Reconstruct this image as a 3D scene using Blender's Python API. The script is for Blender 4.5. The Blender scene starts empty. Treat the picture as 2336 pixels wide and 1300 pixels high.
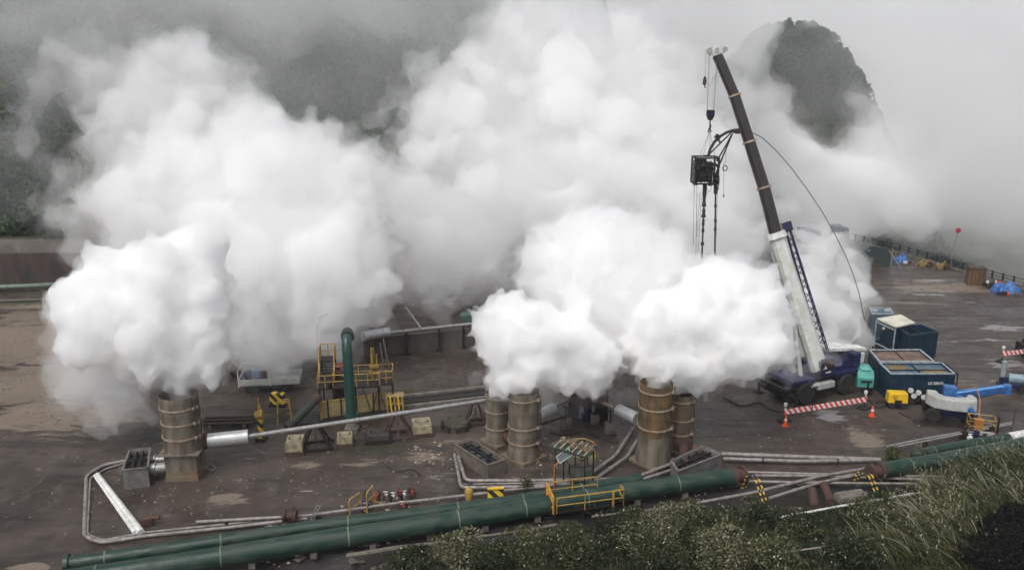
import bpy, bmesh, math, random
import numpy as np
from mathutils import Vector, Matrix
C = bpy.context; SC = C.scene; R = math.radians; PI = math.pi

# ------------------------------------------------------------------ camera, sky, sun, exposure
F = 1900.0; CX, CY = 1168.0, 650.0; H = 24.9; PITCH = R(15)
cam = bpy.data.objects.new('camera', bpy.data.cameras.new('camera')); SC.collection.objects.link(cam)
cam.location = (0, 0, H); cam.rotation_euler = (PI/2 - PITCH, 0, 0)
cam.data.sensor_width = 36; cam.data.lens = 36*F/2336; cam.data.clip_end = 5000; cam.data.clip_start = .5
SC.camera = cam
W = bpy.data.worlds.new('World'); SC.world = W; W.use_nodes = True
wn = W.node_tree; bg = wn.nodes['Background']
sky = wn.nodes.new('ShaderNodeTexSky'); sky.sky_type = 'NISHITA'; sky.sun_disc = False
sky.sun_elevation = R(58); sky.sun_rotation = R(-150); sky.dust_density = 4
hs = wn.nodes.new('ShaderNodeHueSaturation'); hs.inputs['Saturation'].default_value = .3
wn.links.new(sky.outputs[0], hs.inputs['Color']); wn.links.new(hs.outputs[0], bg.inputs[0]); bg.inputs[1].default_value = .15
sun = bpy.data.objects.new('sun', bpy.data.lights.new('sun', 'SUN')); SC.collection.objects.link(sun)
sun.data.energy = 1.2; sun.data.angle = R(30); sun.data.color = (1, .97, .93); sun.rotation_euler = (R(32), 0, R(-30))
SC.view_settings.view_transform = 'Standard'; SC.view_settings.look = 'None'
SC.view_settings.exposure = 0.1; SC.view_settings.gamma = 1
cy = SC.cycles
cy.max_bounces = 34; cy.volume_bounces = 32; cy.diffuse_bounces = 3; cy.glossy_bounces = 2; cy.transparent_max_bounces = 16
cy.use_denoising = True; cy.use_adaptive_sampling = True; cy.adaptive_threshold = .02
try: cy.denoiser = 'OPENIMAGEDENOISE'
except Exception: pass

# ------------------------------------------------------------------ helpers
def ray(px, py):
    dx = (px - CX)/F; dy = -(py - CY)/F
    c, s = math.cos(PITCH), math.sin(PITCH)
    return Vector((dx, c + dy*s, -s + dy*c))
def PD(px, py, D): return Vector((0, 0, H)) + ray(px, py)*D
def PG(px, py, z=0.0):
    r = ray(px, py); return Vector((0, 0, H)) + r*((z - H)/r.z)
def proj(p):
    q = Vector(p) - Vector((0, 0, H)); c, s = math.cos(PITCH), math.sin(PITCH); D = q.y*c - q.z*s; v = q.y*s + q.z*c
    return CX + F*q.x/D, CY - F*v/D
def zfor(px, py, yt):
    p = PG(px, py); lo, hi = 0, 30
    for _ in range(40):
        m = (lo + hi)/2
        if proj((p.x, p.y, m))[1] > yt: lo = m
        else: hi = m
    return lo
def V3(*a): return Vector(a)

MATS = {}
def mat(name, col, col2=None, rough=.7, r2=None, scale=3.0, metal=0.0, bump=.15, lo=.4, hi=.62, stretch=None, detail=6, spec=.5):
    """two-tone worn surface: noise mixes col/col2 and roughness."""
    if name in MATS: return MATS[name]
    m = bpy.data.materials.new(name); m.use_nodes = True; n = m.node_tree; b = n.nodes['Principled BSDF']
    tc = n.nodes.new('ShaderNodeTexCoord'); mp = n.nodes.new('ShaderNodeMapping')
    if stretch: mp.inputs['Scale'].default_value = stretch
    no = n.nodes.new('ShaderNodeTexNoise'); no.inputs['Scale'].default_value = scale; no.inputs['Detail'].default_value = detail; no.inputs['Roughness'].default_value = .65
    n.links.new(tc.outputs['Object'], mp.inputs[0]); n.links.new(mp.outputs[0], no.inputs['Vector'])
    rp = n.nodes.new('ShaderNodeValToRGB'); rp.color_ramp.elements[0].position = lo; rp.color_ramp.elements[1].position = hi
    rp.color_ramp.elements[0].color = (*col, 1); rp.color_ramp.elements[1].color = (*(col2 or [c*.6 for c in col]), 1)
    n.links.new(no.outputs[0], rp.inputs[0]); n.links.new(rp.outputs[0], b.inputs['Base Color'])
    mr = n.nodes.new('ShaderNodeMapRange'); mr.inputs[1].default_value = lo; mr.inputs[2].default_value = hi
    mr.inputs[3].default_value = rough; mr.inputs[4].default_value = r2 if r2 is not None else min(1, rough + .15)
    n.links.new(no.outputs[0], mr.inputs[0]); n.links.new(mr.outputs[0], b.inputs['Roughness'])
    b.inputs['Metallic'].default_value = metal; b.inputs['Specular IOR Level'].default_value = spec
    if bump:
        n2 = n.nodes.new('ShaderNodeTexNoise'); n2.inputs['Scale'].default_value = scale*5; n2.inputs['Detail'].default_value = 4
        n.links.new(mp.outputs[0], n2.inputs['Vector'])
        bp = n.nodes.new('ShaderNodeBump'); bp.inputs['Strength'].default_value = bump; bp.inputs['Distance'].default_value = .03
        n.links.new(n2.outputs[0], bp.inputs['Height']); n.links.new(bp.outputs[0], b.inputs['Normal'])
    MATS[name] = m; return m

def stripe_mat(name, ca, cb, per, direction):
    """diagonal painted warning stripes, in object coordinates"""
    if name in MATS: return MATS[name]
    m = mat(name, ca, ca, rough=.5); n = m.node_tree; b = n.nodes['Principled BSDF']
    tc = n.nodes.new('ShaderNodeTexCoord'); d = n.nodes.new('ShaderNodeVectorMath'); d.operation = 'DOT_PRODUCT'
    n.links.new(tc.outputs['Object'], d.inputs[0]); d.inputs[1].default_value = [x/per for x in direction]
    f = n.nodes.new('ShaderNodeMath'); f.operation = 'FRACT'; n.links.new(d.outputs['Value'], f.inputs[0])
    g = n.nodes.new('ShaderNodeMath'); g.operation = 'GREATER_THAN'; n.links.new(f.outputs[0], g.inputs[0]); g.inputs[1].default_value = .5
    mx = n.nodes.new('ShaderNodeMix'); mx.data_type = 'RGBA'; n.links.new(g.outputs[0], mx.inputs[0])
    mx.inputs[6].default_value = (*ca, 1); mx.inputs[7].default_value = (*cb, 1); n.links.new(mx.outputs[2], b.inputs['Base Color'])
    return m

class MB:
    def __init__(s): s.v = []; s.f = []
    def add(s, v, f):
        o = len(s.v); s.v += [tuple(p) for p in v]; s.f += [tuple(i + o for i in q) for q in f]; return s
    def box(s, c, d, rz=0, M=None, taper=None):
        x, y, z = d[0]/2, d[1]/2, d[2]/2; t = taper or (1, 1)
        vs = [(-x, -y, -z), (x, -y, -z), (x, y, -z), (-x, y, -z), (-x*t[0], -y*t[1], z), (x*t[0], -y*t[1], z), (x*t[0], y*t[1], z), (-x*t[0], y*t[1], z)]
        Q = (M or Matrix.Rotation(rz, 3, 'Z'))
        vs = [Q @ Vector(p) + Vector(c) for p in vs]
        return s.add(vs, [(0, 3, 2, 1), (4, 5, 6, 7), (0, 1, 5, 4), (1, 2, 6, 5), (2, 3, 7, 6), (3, 0, 4, 7)])
    def beam(s, a, b, w, h=None):
        a = Vector(a); b = Vector(b); h = h or w; d = b - a; L = d.length
        if L < 1e-6: return s
        z = d/L; up = Vector((0, 0, 1)) if abs(z.z) < .95 else Vector((0, 1, 0))
        x = up.cross(z).normalized(); y = z.cross(x)
        Q = Matrix((x, y, z)).transposed()
        return s.box((a + b)/2, (w, h, L), M=Q)
    def tube(s, pts, r, n=10, cap=True, r_end=None):
        pts = [Vector(p) for p in pts]; o = len(s.v); k = len(pts)
        up = None; rings = []
        for i, p in enumerate(pts):
            t = (pts[min(i+1, k-1)] - pts[max(i-1, 0)]).normalized()
            if up is None: up = Vector((0, 0, 1)) if abs(t.z) < .9 else Vector((0, 1, 0))
            x = up.cross(t).normalized(); y = t.cross(x); up = y if abs(t.dot(up)) > .7 else up
            rr = r if r_end is None else r + (r_end - r)*i/(k-1)
            if isinstance(r, (list, tuple)): rr = r[i]
            for j in range(n):
                a = 2*PI*j/n; s.v.append(tuple(p + x*math.cos(a)*rr + y*math.sin(a)*rr))
        for i in range(k-1):
            for j in range(n):
                a = o + i*n + j; b = o + i*n + (j+1) % n
                s.f.append((a, b, b+n, a+n))
        if cap:
            s.f.append(tuple(o + j for j in range(n))[::-1]); s.f.append(tuple(o + (k-1)*n + j for j in range(n)))
        return s
    def lathe(s, c, prof, n=32, axis='Z', cap=True):
        """prof: (radius, height) list"""
        c = Vector(c); o = len(s.v)
        for r, h in prof:
            for j in range(n):
                a = 2*PI*j/n; u, w = math.cos(a)*r, math.sin(a)*r
                p = {'Z': (u, w, h), 'X': (h, u, w), 'Y': (u, h, w)}[axis]
                s.v.append(tuple(c + Vector(p)))
        for i in range(len(prof)-1):
            for j in range(n):
                a = o + i*n + j; b = o + i*n + (j+1) % n; s.f.append((a, b, b+n, a+n))
        if cap:
            s.f.append(tuple(o + j for j in range(n))[::-1]); s.f.append(tuple(o + (len(prof)-1)*n + j for j in range(n)))
        return s
    def prism(s, poly, h, axis=V3(0, 0, 1)):
        """extrude polygon of 3-D points along axis*h"""
        k = len(poly); p = [Vector(q) for q in poly]; q = [a + axis*h for a in p]
        return s.add(p + q, [tuple(range(k))[::-1], tuple(range(k, 2*k))] + [(i, (i+1) % k, (i+1) % k + k, i + k) for i in range(k)])
    def build(s, name, m, parent=None, world=False, smooth=True, bevel=0):
        vs = s.v
        if world and parent is not None:
            inv = parent_matrix(parent).inverted(); vs = [tuple(inv @ Vector(p)) for p in vs]
        me = bpy.data.meshes.new(name); me.from_pydata(vs, [], s.f); me.update()
        bm = bmesh.new(); bm.from_mesh(me); bmesh.ops.recalc_face_normals(bm, faces=bm.faces); bm.to_mesh(me); bm.free()
        if smooth:
            me.polygons.foreach_set('use_smooth', [True]*len(me.polygons)); me.set_sharp_from_angle(angle=R(38))
        if m: me.materials.append(m)
        o = bpy.data.objects.new(name, me); SC.collection.objects.link(o)
        if parent is not None: o.parent = parent
        if bevel:
            md = o.modifiers.new('bevel', 'BEVEL'); md.width = bevel; md.segments = 2; md.limit_method = 'ANGLE'; md.angle_limit = R(40)
        return o
def parent_matrix(o):
    M = Matrix.LocRotScale(o.location, o.rotation_euler, o.scale)
    return parent_matrix(o.parent) @ M if o.parent else M
def tag(o, label=None, cat=None, group=None, kind=None):
    if label: o['label'] = label
    if cat: o['category'] = cat
    if group: o['group'] = group
    if kind: o['kind'] = kind
    return o
def thing(name, label, cat, loc=(0, 0, 0), rz=0, group=None):
    o = bpy.data.objects.new(name, None); SC.collection.objects.link(o)
    o.location = loc; o.rotation_euler = (0, 0, rz); o.empty_display_size = .3
    return tag(o, label, cat, group)
def solo(mb, name, m, label, cat, loc, group=None, **k):
    """a one-mesh thing; mb in world coordinates, origin moved to loc"""
    l = Vector(loc); mb.v = [tuple(Vector(p) - l) for p in mb.v]
    o = mb.build(name, m, **k); o.location = l; return tag(o, label, cat, group)
def dup(o, parent=None):
    c = o.copy(); SC.collection.objects.link(c)
    if parent is not None: c.parent = parent
    for ch in [x for x in bpy.data.objects if x.parent == o]: dup(ch, c)
    return c
def arc(a, b, c, n=10):
    """quadratic curve a->c pulled by b"""
    a, b, c = Vector(a), Vector(b), Vector(c)
    return [a*(1-t)**2 + b*2*t*(1-t) + c*t*t for t in [i/n for i in range(n+1)]]

# ------------------------------------------------------------------ materials
M_green = mat('green_pipe_paint', (.007, .031, .021), (.036, .054, .037), rough=.33, r2=.75, scale=2.2, lo=.44, hi=.64, stretch=(.35, 1.0, 1.6), bump=.6)
M_greend = mat('dark_green_paint', (.008, .045, .035), (.02, .06, .05), rough=.3)
M_steel = mat('galvanised_steel', (.38, .38, .38), (.26, .25, .23), rough=.38, metal=.55, scale=4)
M_thin = mat('weathered_thin_pipe', (.30, .27, .26), (.17, .15, .13), rough=.5, metal=.3, scale=2.5)
M_alu = mat('aluminium_cladding', (.55, .56, .57), (.42, .42, .42), rough=.35, metal=.5, scale=2)
M_white = mat('white_paint', (.72, .72, .70), (.5, .5, .47), rough=.45, scale=2.2)
M_cream = mat('cream_boom_paint', (.62, .63, .60), (.48, .48, .44), rough=.4, scale=1.5)
M_yel = mat('yellow_paint', (.45, .28, .05), (.22, .14, .045), rough=.5, scale=3)
M_yel2 = mat('bright_yellow_paint', (.75, .48, .02), (.6, .36, .02), rough=.4, scale=2)
M_tan = mat('tan_panel_paint', (.34, .25, .10), (.20, .15, .08), rough=.7, scale=1.5)
M_dark = mat('black_steel', (.007, .0065, .007), (.018, .013, .011), rough=.55, scale=5)
M_rub = mat('tyre_rubber', (.009, .009, .009), (.03, .026, .022), rough=.85, scale=5)
M_navy = mat('navy_crane_paint', (.013, .015, .075), (.008, .009, .035), rough=.32, scale=1.2)
M_boom = mat('brown_boom_paint', (.026, .018, .020), (.018, .014, .016), rough=.42, scale=1)
M_tank = mat('dark_blue_tank_paint', (.006, .028, .055), (.013, .028, .04), rough=.42, scale=1.3, lo=.45, hi=.75)
M_teal = mat('turquoise_paint', (.09, .38, .32), (.06, .27, .24), rough=.4, scale=2)
M_blue = mat('blue_boom_paint', (.035, .15, .40), (.03, .09, .24), rough=.35, scale=2)
M_lgrey = mat('light_grey_moulding', (.42, .43, .42), (.33, .33, .31), rough=.5, scale=1.5)
M_conc = mat('weathered_concrete', (.17, .155, .135), (.09, .08, .065), rough=.85, scale=1.8, bump=.4)
M_concl = mat('pale_concrete_block', (.34, .29, .19), (.17, .15, .09), rough=.8, scale=2.5, bump=.4)
M_rust = mat('rusted_steel', (.085, .038, .026), (.045, .025, .022), rough=.75, scale=3, bump=.4)
M_brown = mat('brown_steel', (.07, .042, .034), (.04, .03, .025), rough=.6, scale=4)
M_stackg = mat('stack_grey_steel', (.20, .18, .145), (.085, .062, .042), rough=.55, metal=.15, scale=1.8, lo=.38, hi=.66, stretch=(1, 1, .22), bump=.25)
M_stacko = mat('stack_ochre_steel', (.17, .11, .048), (.075, .055, .036), rough=.5, metal=.15, scale=2.2, stretch=(1, 1, .35), bump=.25)
M_base = mat('stack_base_rust', (.15, .125, .085), (.17, .075, .035), rough=.65, scale=1.4, lo=.48, hi=.72, stretch=(1, 1, .6))
M_ring = mat('pale_ring_steel', (.42, .38, .32), (.28, .17, .09), rough=.45, metal=.3, scale=4)
M_orange = mat('orange_cone_plastic', (.75, .09, .03), (.6, .07, .03), rough=.45)
M_opole = mat('orange_pole_paint', (.45, .17, .04), (.3, .12, .04), rough=.5)
M_wood = mat('grey_timber', (.18, .16, .13), (.09, .08, .065), rough=.9, scale=3, stretch=(1, 5, 5))
M_glass = mat('dark_glass', (.01, .012, .015), rough=.08, bump=0)
M_solar = mat('solar_cell', (.05, .06, .07), (.08, .085, .09), rough=.25, scale=8, bump=0)
M_ye_bk = stripe_mat('yellow_black_stripes', (.62, .42, .03), (.015, .015, .015), .5, (.72, 0, .72))
M_rd_wh = stripe_mat('red_white_stripes', (.62, .06, .05), (.75, .72, .70), .36, (.8, .2, .6))
M_pole_st = stripe_mat('yellow_black_bands', (.65, .42, .05), (.02, .02, .02), .3, (0, 0, 1))
M_brn_net = mat('dark_net_fabric', (.03, .045, .045), (.05, .06, .06), rough=.9)
M_tarp = mat('blue_tarpaulin', (.025, .10, .32), (.05, .16, .38), rough=.4, bump=.5)
M_red = mat('red_paint', (.42, .05, .04), (.3, .05, .04), rough=.45)
# ------------------------------------------------------------------ terrain
rng = np.random.default_rng(7)
def lattice(seed, n=64):
    return np.random.default_rng(seed).random((n, n))
_L = [lattice(i) for i in range(8)]
def vnoise(x, y, sc, k=0):
    g = _L[k]; n = g.shape[0]; u = np.asarray(x)/sc; v = np.asarray(y)/sc
    i = np.floor(u).astype(int); j = np.floor(v).astype(int); fu = u - i; fv = v - j
    fu = fu*fu*(3 - 2*fu); fv = fv*fv*(3 - 2*fv)
    a = g[i % n, j % n]; b = g[(i+1) % n, j % n]; c = g[i % n, (j+1) % n]; d = g[(i+1) % n, (j+1) % n]
    return (a*(1-fu) + b*fu)*(1-fv) + (c*(1-fu) + d*fu)*fv
def fbm(x, y, sc, k=0, o=4):
    s = 0; a = 1; t = 0
    for q in range(o): s = s + a*vnoise(x, y, sc/2**q, (k+q) % 8); t += a; a *= .5
    return s/t
def sstep(a, b, x): t = np.clip((np.asarray(x) - a)/(b - a), 0, 1); return t*t*(3 - 2*t)
bank = [PG(*p) for p in ((300, 1420), (700, 1330), (900, 1262), (1250, 1196), (1600, 1160), (1760, 1168), (2010, 1122), (2180, 1085), (2336, 1045), (2700, 960), (3200, 880))]
bank_x = [p.x for p in bank]; bank_y = [p.y for p in bank]
fence_px = [(1900, 541), (1931, 549), (2031, 573), (2135, 602), (2238, 634), (2336, 660), (2600, 735), (3000, 850)]
fen = [PG(*p) for p in fence_px]; fen_x = [p.x for p in fen]; fen_y = [p.y for p in fen]
dit = [PG(*p, .1) for p in ((120, 1335), (400, 1303), (690, 1260), (980, 1216), (1260, 1170), (1475, 1134), (1668, 1105), (2012, 1094), (2336, 1036), (2600, 990))]
dit_x = [p.x for p in dit]; dit_y = [p.y for p in dit]
def below_bank(x, y): return np.interp(x, bank_x, bank_y) - y
def terrain(x, y):
    x = np.asarray(x, float); y = np.asarray(y, float)
    d = below_bank(x, y)
    A = np.interp(x, [-15, -5, 8, 20, 30, 50], [0, .5, 1.1, 1.8, 3.2, 4])
    z = A*sstep(0, 8, d) + sstep(0, 2, d)*(fbm(x, y, 3, 1) - .5)*.5
    z = z + .12*(fbm(x, y, 9, 3) - .5)*sstep(2, 5, -d)*0 
    # heaped sand on the left
    z = z + 1.0*sstep(-24, -36, x)*sstep(88, 70, y)*fbm(x, y, 8, 2)*sstep(38, 55, y)
    # hillside behind, from the retaining wall up
    foot = np.interp(x, [-200, -60, -35, -8, 6, 30], [104, 104, 103, 100, 100, 118])
    t = y - foot
    hill = (3.0*sstep(-.2, .6, t) + 62*sstep(2, 105, t) + 5*(fbm(x, y, 22, 4) - .5)*sstep(5, 30, t))
    hill = hill*sstep(38, 8, x)
    z = z + hill
    # ditch in front of the thick pipeline
    dp = np.interp(x, dit_x, dit_y) - y
    z = z - 1.0*sstep(.1, .7, dp)*sstep(2.6, 1.5, dp)*sstep(-14, -9, x)*sstep(30, 24, x)
    # valley beyond the fence
    fy = np.interp(x, fen_x, fen_y)
    v = sstep(1, 26, y - fy)*sstep(28, 36, x) + sstep(128, 150, y)*sstep(8, 36, x)*(1 - sstep(28, 36, x))
    z = z - 26*np.clip(v, 0, 1)
    # wooded knoll to the right
    kx = x - 63
    w = np.where(kx < 0, 33.0, 28.0)
    z = z + 58*np.exp(-np.abs(kx/w)**2.3)*np.exp(-((y - 192)/24)**2) + 3*(fbm(x, y, 9, 6) - .5)*sstep(150, 175, y)
    return z
def tz(x, y): return float(terrain(np.array([x]), np.array([y]))[0])

def axis_lines(parts):
    out = []
    for a, b, st in parts:
        k = max(1, int(round((b - a)/st))); out += list(np.linspace(a, b, k, endpoint=False))
    out.append(parts[-1][1]); return np.array(out)
gx = axis_lines([(-1500, -400, 220), (-400, -140, 26), (-140, -46, 2.2), (-46, 62, .34), (62, 150, 2), (150, 400, 25), (400, 1500, 220)])
gy = axis_lines([(-300, 0, 60), (0, 30, 5), (30, 78, .33), (78, 125, .6), (125, 260, 2.4), (260, 420, 20), (420, 1500, 180)])
X, Y = np.meshgrid(gx, gy); Z = terrain(X, Y)
patch = {'sand': [], 'moss': [], 'pale': []}
def pt(ch, px, py, rx, ry, val=1.0, sh=0.0):
    c = PG(px, py); s = (py - 141)*.966/H; patch[ch].append((c.x, c.y, rx/s, ry/(s*.42), val*(1.9 if ch == 'sand' and px < 300 else 1), sh))
for a in [(60, 790, 170, 50, 1.05), (150, 730, 150, 30, .7), (70, 890, 150, 45, .85), (210, 840, 110, 40, .85), (120, 960, 140, 35, .6), (10, 980, 90, 22, .45), (60, 700, 90, 14, .5), (250, 960, 90, 30, .35),
          (515, 1136, 36, 9, 1.3), (500, 1147, 44, 5, 1.0), (700, 1060, 34, 8, .85), (835, 1052, 60, 10, .7), (965, 1040, 46, 14, .75), (1985, 1012, 46, 26, .95), (1960, 990, 30, 20, .8),
          (2150, 655, 150, 22, .75), (2080, 690, 90, 9, .55), (1000, 905, 90, 8, .2), (2230, 880, 170, 34, .42), (2060, 975, 110, 10, .2), (70, 1293, 40, 7, .9), (1660, 1010, 90, 16, .2), (900, 820, 60, 25, .3), (1060, 1010, 60, 12, .45), (545, 1096, 18, 4, .8), (1880, 1130, 110, 30, .35)]: pt('sand', *a)
for a in [(640, 950, 70, 20, .8), (850, 1025, 120, 18, .6), (1000, 893, 120, 4, .9), (1000, 915, 120, 4, .9), (700, 1010, 60, 18, .5), (930, 900, 90, 20, .35), (2050, 1040, 60, 14, .8), (60, 690, 120, 12, .9), (1480, 1120, 200, 16, .4), (60, 670, 120, 8, 1.)]: pt('moss', *a)
for a in [(1895, 950, 34, 16, .9), (2290, 748, 50, 10, 1.), (2255, 775, 40, 4, .7), (2130, 640, 50, 5, .8), (2120, 672, 40, 4, .8), (2150, 780, 50, 5, .6), (2300, 830, 50, 14, .7), (1250, 1010, 50, 12, .3), (2210, 690, 30, 3, .6), (1700, 940, 50, 10, .3), (690, 1115, 60, 8, .3), (600, 1040, 60, 9, .25), (2110, 865, 60, 8, .4), (1030, 1090, 60, 10, .45)]: pt('pale', *a)
cols = {}
for ch, L in patch.items():
    a = np.zeros_like(X)
    for (cx_, cy_, rx, ry, val, sh) in L:
        q = ((X - cx_)/rx)**2 + ((Y - cy_)/ry)**2; a = np.maximum(a, val*np.exp(-q*.9))
    cols[ch] = a
bb = below_bank(X, Y); cols['moss'] = np.maximum(cols['moss'], sstep(-.3, 1.0, bb)*1.2)
foot = np.interp(X, [-200, -60, -35, -8, 6, 30], [104, 104, 103, 100, 100, 118])
cols['moss'] = np.maximum(cols['moss'], sstep(.3, 1.5, Y - foot)*sstep(38, 20, X)*1.3)
cols['moss'] = np.maximum(cols['moss'], sstep(120, 135, Y)*1.3)
cols['sand'] *= (1 - np.clip(cols['moss'], 0, 1)*.6)
nx_, ny_ = len(gx), len(gy)
me = bpy.data.meshes.new('ground')
co = np.stack([X, Y, Z], -1).reshape(-1, 3); idx = np.arange(nx_*ny_).reshape(ny_, nx_)
q = np.stack([idx[:-1, :-1], idx[:-1, 1:], idx[1:, 1:], idx[1:, :-1]], -1).reshape(-1, 4)
me.from_pydata(co.tolist(), [], q.tolist())
ca = me.color_attributes.new('cover', 'FLOAT_COLOR', 'POINT')
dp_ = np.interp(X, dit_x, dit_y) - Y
soil_shade = sstep(-.5, .3, dp_)*sstep(3.2, 1.6, dp_)*sstep(-16, -11, X)*sstep(45, 36, X)  # black ditch soil that doubles as painted shade below the thick pipeline
for (px_, py_, rx_, ry_, v_) in ((560, 965, 120, 20, .7), (720, 955, 120, 24, .8), (1000, 905, 120, 9, 1.), (590, 830, 60, 40, .8), (1340, 935, 120, 30, .8), (340, 1000, 50, 40, .7), (1840, 918, 70, 12, .8), (2150, 965, 90, 16, .7), (2230, 1010, 60, 10, .7), (900, 800, 90, 18, .35), (2190, 700, 200, 40, .2), (1130, 1000, 50, 30, .5)):  # darker ellipses of ground at the feet of machines, stacks and trench
    c_ = PG(px_, py_); s_ = (py_ - 141)*.966/H; soil_shade = np.maximum(soil_shade, v_*np.exp(-.9*(((X - c_.x)*s_/rx_)**2 + ((Y - c_.y)*s_*.42/ry_)**2)))
cc = np.stack([cols['sand'], cols['moss'], cols['pale'], soil_shade], -1).reshape(-1)
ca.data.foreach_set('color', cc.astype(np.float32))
me.polygons.foreach_set('use_smooth', [True]*len(me.polygons))
def ground_material():
    m = bpy.data.materials.new('wet_gravel_ground'); m.use_nodes = True; n = m.node_tree; b = n.nodes['Principled BSDF']; lk = n.links.new
    tc = n.nodes.new('ShaderNodeTexCoord'); at = n.nodes.new('ShaderNodeVertexColor'); at.layer_name = 'cover'
    sp = n.nodes.new('ShaderNodeSeparateColor'); lk(at.outputs[0], sp.inputs[0])
    def noise(sc, det=8, rough=.6, st=None, dist=0.0):
        t = n.nodes.new('ShaderNodeTexNoise'); t.inputs['Scale'].default_value = sc; t.inputs['Detail'].default_value = det; t.inputs['Roughness'].default_value = rough; t.inputs['Distortion'].default_value = dist
        if st:
            mp = n.nodes.new('ShaderNodeMapping'); mp.inputs['Scale'].default_value = st; mp.inputs['Rotation'].default_value = (0, 0, R(-8)); lk(tc.outputs['Object'], mp.inputs[0]); lk(mp.outputs[0], t.inputs['Vector'])
        else: lk(tc.outputs['Object'], t.inputs['Vector'])
        return t.outputs[0]
    def ramp(v, a, b_):
        r = n.nodes.new('ShaderNodeMapRange'); r.interpolation_type = 'SMOOTHSTEP'; lk(v, r.inputs[0]); r.inputs[1].default_value = a; r.inputs[2].default_value = b_; return r.outputs[0]
    def mth(op, a, b_):
        t = n.nodes.new('ShaderNodeMath'); t.operation = op
        for i, w in enumerate((a, b_)):
            if isinstance(w, (int, float)): t.inputs[i].default_value = w
            else: lk(w, t.inputs[i])
        return t.outputs[0]
    def mix(f, a, b_):
        t = n.nodes.new('ShaderNodeMix'); t.data_type = 'RGBA'; lk(f, t.inputs[0])
        for i, w in ((6, a), (7, b_)):
            if isinstance(w, tuple): t.inputs[i].default_value = (*w, 1)
            else: lk(w, t.inputs[i])
        return t.outputs[2]
    big = noise(.13, 6, .6); mid = noise(.9, 8, .65, (1, .45, 1)); fine = noise(9, 8, .7); track = noise(.55, 7, .6, (.35, 1.5, 1), .6); grit = noise(26, 4, .8)
    c = mix(ramp(big, .36, .66), (.036, .026, .0205), (.068, .052, .042))
    c = mix(mth('MULTIPLY', ramp(mid, .45, .75), .75), c, (.10, .082, .070))
    warm = noise(.28, 6, .6); c = mix(mth('MULTIPLY', ramp(warm, .5, .68), .45), c, (.062, .036, .026))
    c = mix(mth('MULTIPLY', ramp(track, .52, .66), .6), c, (.013, .010, .009))
    c = mix(mth('MULTIPLY', ramp(fine, .58, .75), .4), c, (.10, .08, .068))
    c = mix(mth('MULTIPLY', ramp(grit, .6, .72), .25), c, (.16, .14, .12))
    rustn = noise(.35, 5, .7); c = mix(mth('MULTIPLY', ramp(rustn, .60, .72), .4), c, (.10, .055, .035))
    def thr(ch, nz, soft=.22):
        v = mth('ADD', sp.outputs[ch], mth('MULTIPLY', mth('SUBTRACT', nz, .5), 2.8)); return ramp(v, .38, .38 + soft)
    sandn = noise(.55, 10, .7, (.5, 1.9, 1), 1.2)
    c = mix(thr(0, sandn), c, mix(ramp(fine, .35, .7), (.215, .165, .125), (.115, .09, .07)))
    mossn = noise(1.4, 8, .7)
    c = mix(mth('MULTIPLY', thr(1, mossn, .3), .85), c, mix(ramp(fine, .4, .65), (.018, .028, .010), (.055, .058, .022)))
    soil_shade_n = noise(.7, 7, .65)
    v4 = mth('ADD', at.outputs[1], mth('MULTIPLY', mth('SUBTRACT', soil_shade_n, .5), 1.0)); c = mix(mth('MULTIPLY', ramp(v4, .3, .7), .85), c, (.008, .0065, .006))  # darkened ground, the painted pipeline shade included
    palen = noise(1.1, 8, .7, (.5, 1.6, 1))
    pal = thr(2, palen, .15); c = mix(pal, c, (.21, .20, .20))
    lk(c, b.inputs['Base Color'])
    puddle = ramp(noise(.45, 6, .55, (.6, 1.6, 1)), .60, .64); wet = ramp(mth('ADD', big, mth('MULTIPLY', mth('SUBTRACT', track, .5), .5)), .38, .6)
    rg = mth('ADD', mth('MULTIPLY', wet, .34), .27); rg = mth('SUBTRACT', rg, mth('MULTIPLY', puddle, .24)); rg = mth('SUBTRACT', rg, mth('MULTIPLY', pal, .15)); rg = mth('ADD', rg, mth('MULTIPLY', sp.outputs[1], .3))
    rg = mth('MAXIMUM', rg, .07)
    lk(rg, b.inputs['Roughness']); b.inputs['Specular IOR Level'].default_value = .42
    bp = n.nodes.new('ShaderNodeBump'); bp.inputs['Strength'].default_value = .55; bp.inputs['Distance'].default_value = .12
    lk(mth('ADD', mth('MULTIPLY', fine, .5), mth('ADD', track, mth('MULTIPLY', grit, .25))), bp.inputs['Height']); lk(bp.outputs[0], b.inputs['Normal'])
    return m
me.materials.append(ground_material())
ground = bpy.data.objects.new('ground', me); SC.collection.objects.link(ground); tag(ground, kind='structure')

# ------------------------------------------------------------------ retaining walls at the back
def strip_wall(name, pts, z0, z1, th, m, label, cat='wall', coping=None):
    t = thing(name, label, cat, pts[0]); mb = MB()
    for a, b in zip(pts[:-1], pts[1:]):
        a = Vector(a); b = Vector(b); d = (b - a).normalized(); nrm = V3(-d.y, d.x, 0)*th
        mb.prism([V3(a.x, a.y, z0), V3(b.x, b.y, z0), V3(b.x, b.y, z0) + nrm, V3(a.x, a.y, z0) + nrm], z1 - z0)
    mb.build('wall_face', m, t, world=True, smooth=False)
    if coping:
        mc = MB()
        for a, b in zip(pts[:-1], pts[1:]): mc.beam((a[0], a[1], z1 + .06), (b[0], b[1], z1 + .06), th*1.5, .12)
        mc.build('coping', coping, t, world=True, smooth=False)
    return t
M_wallb = mat('stained_brown_wall', (.07, .045, .038), (.035, .032, .028), rough=.9, scale=.8, stretch=(1, 1, .25), bump=.5)
M_wallg = mat('grimy_concrete_wall', (.095, .083, .072), (.05, .045, .04), rough=.9, scale=.9, stretch=(1, 1, .3), bump=.4)
a = PG(-260, 655); b = PG(190, 646)
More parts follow.
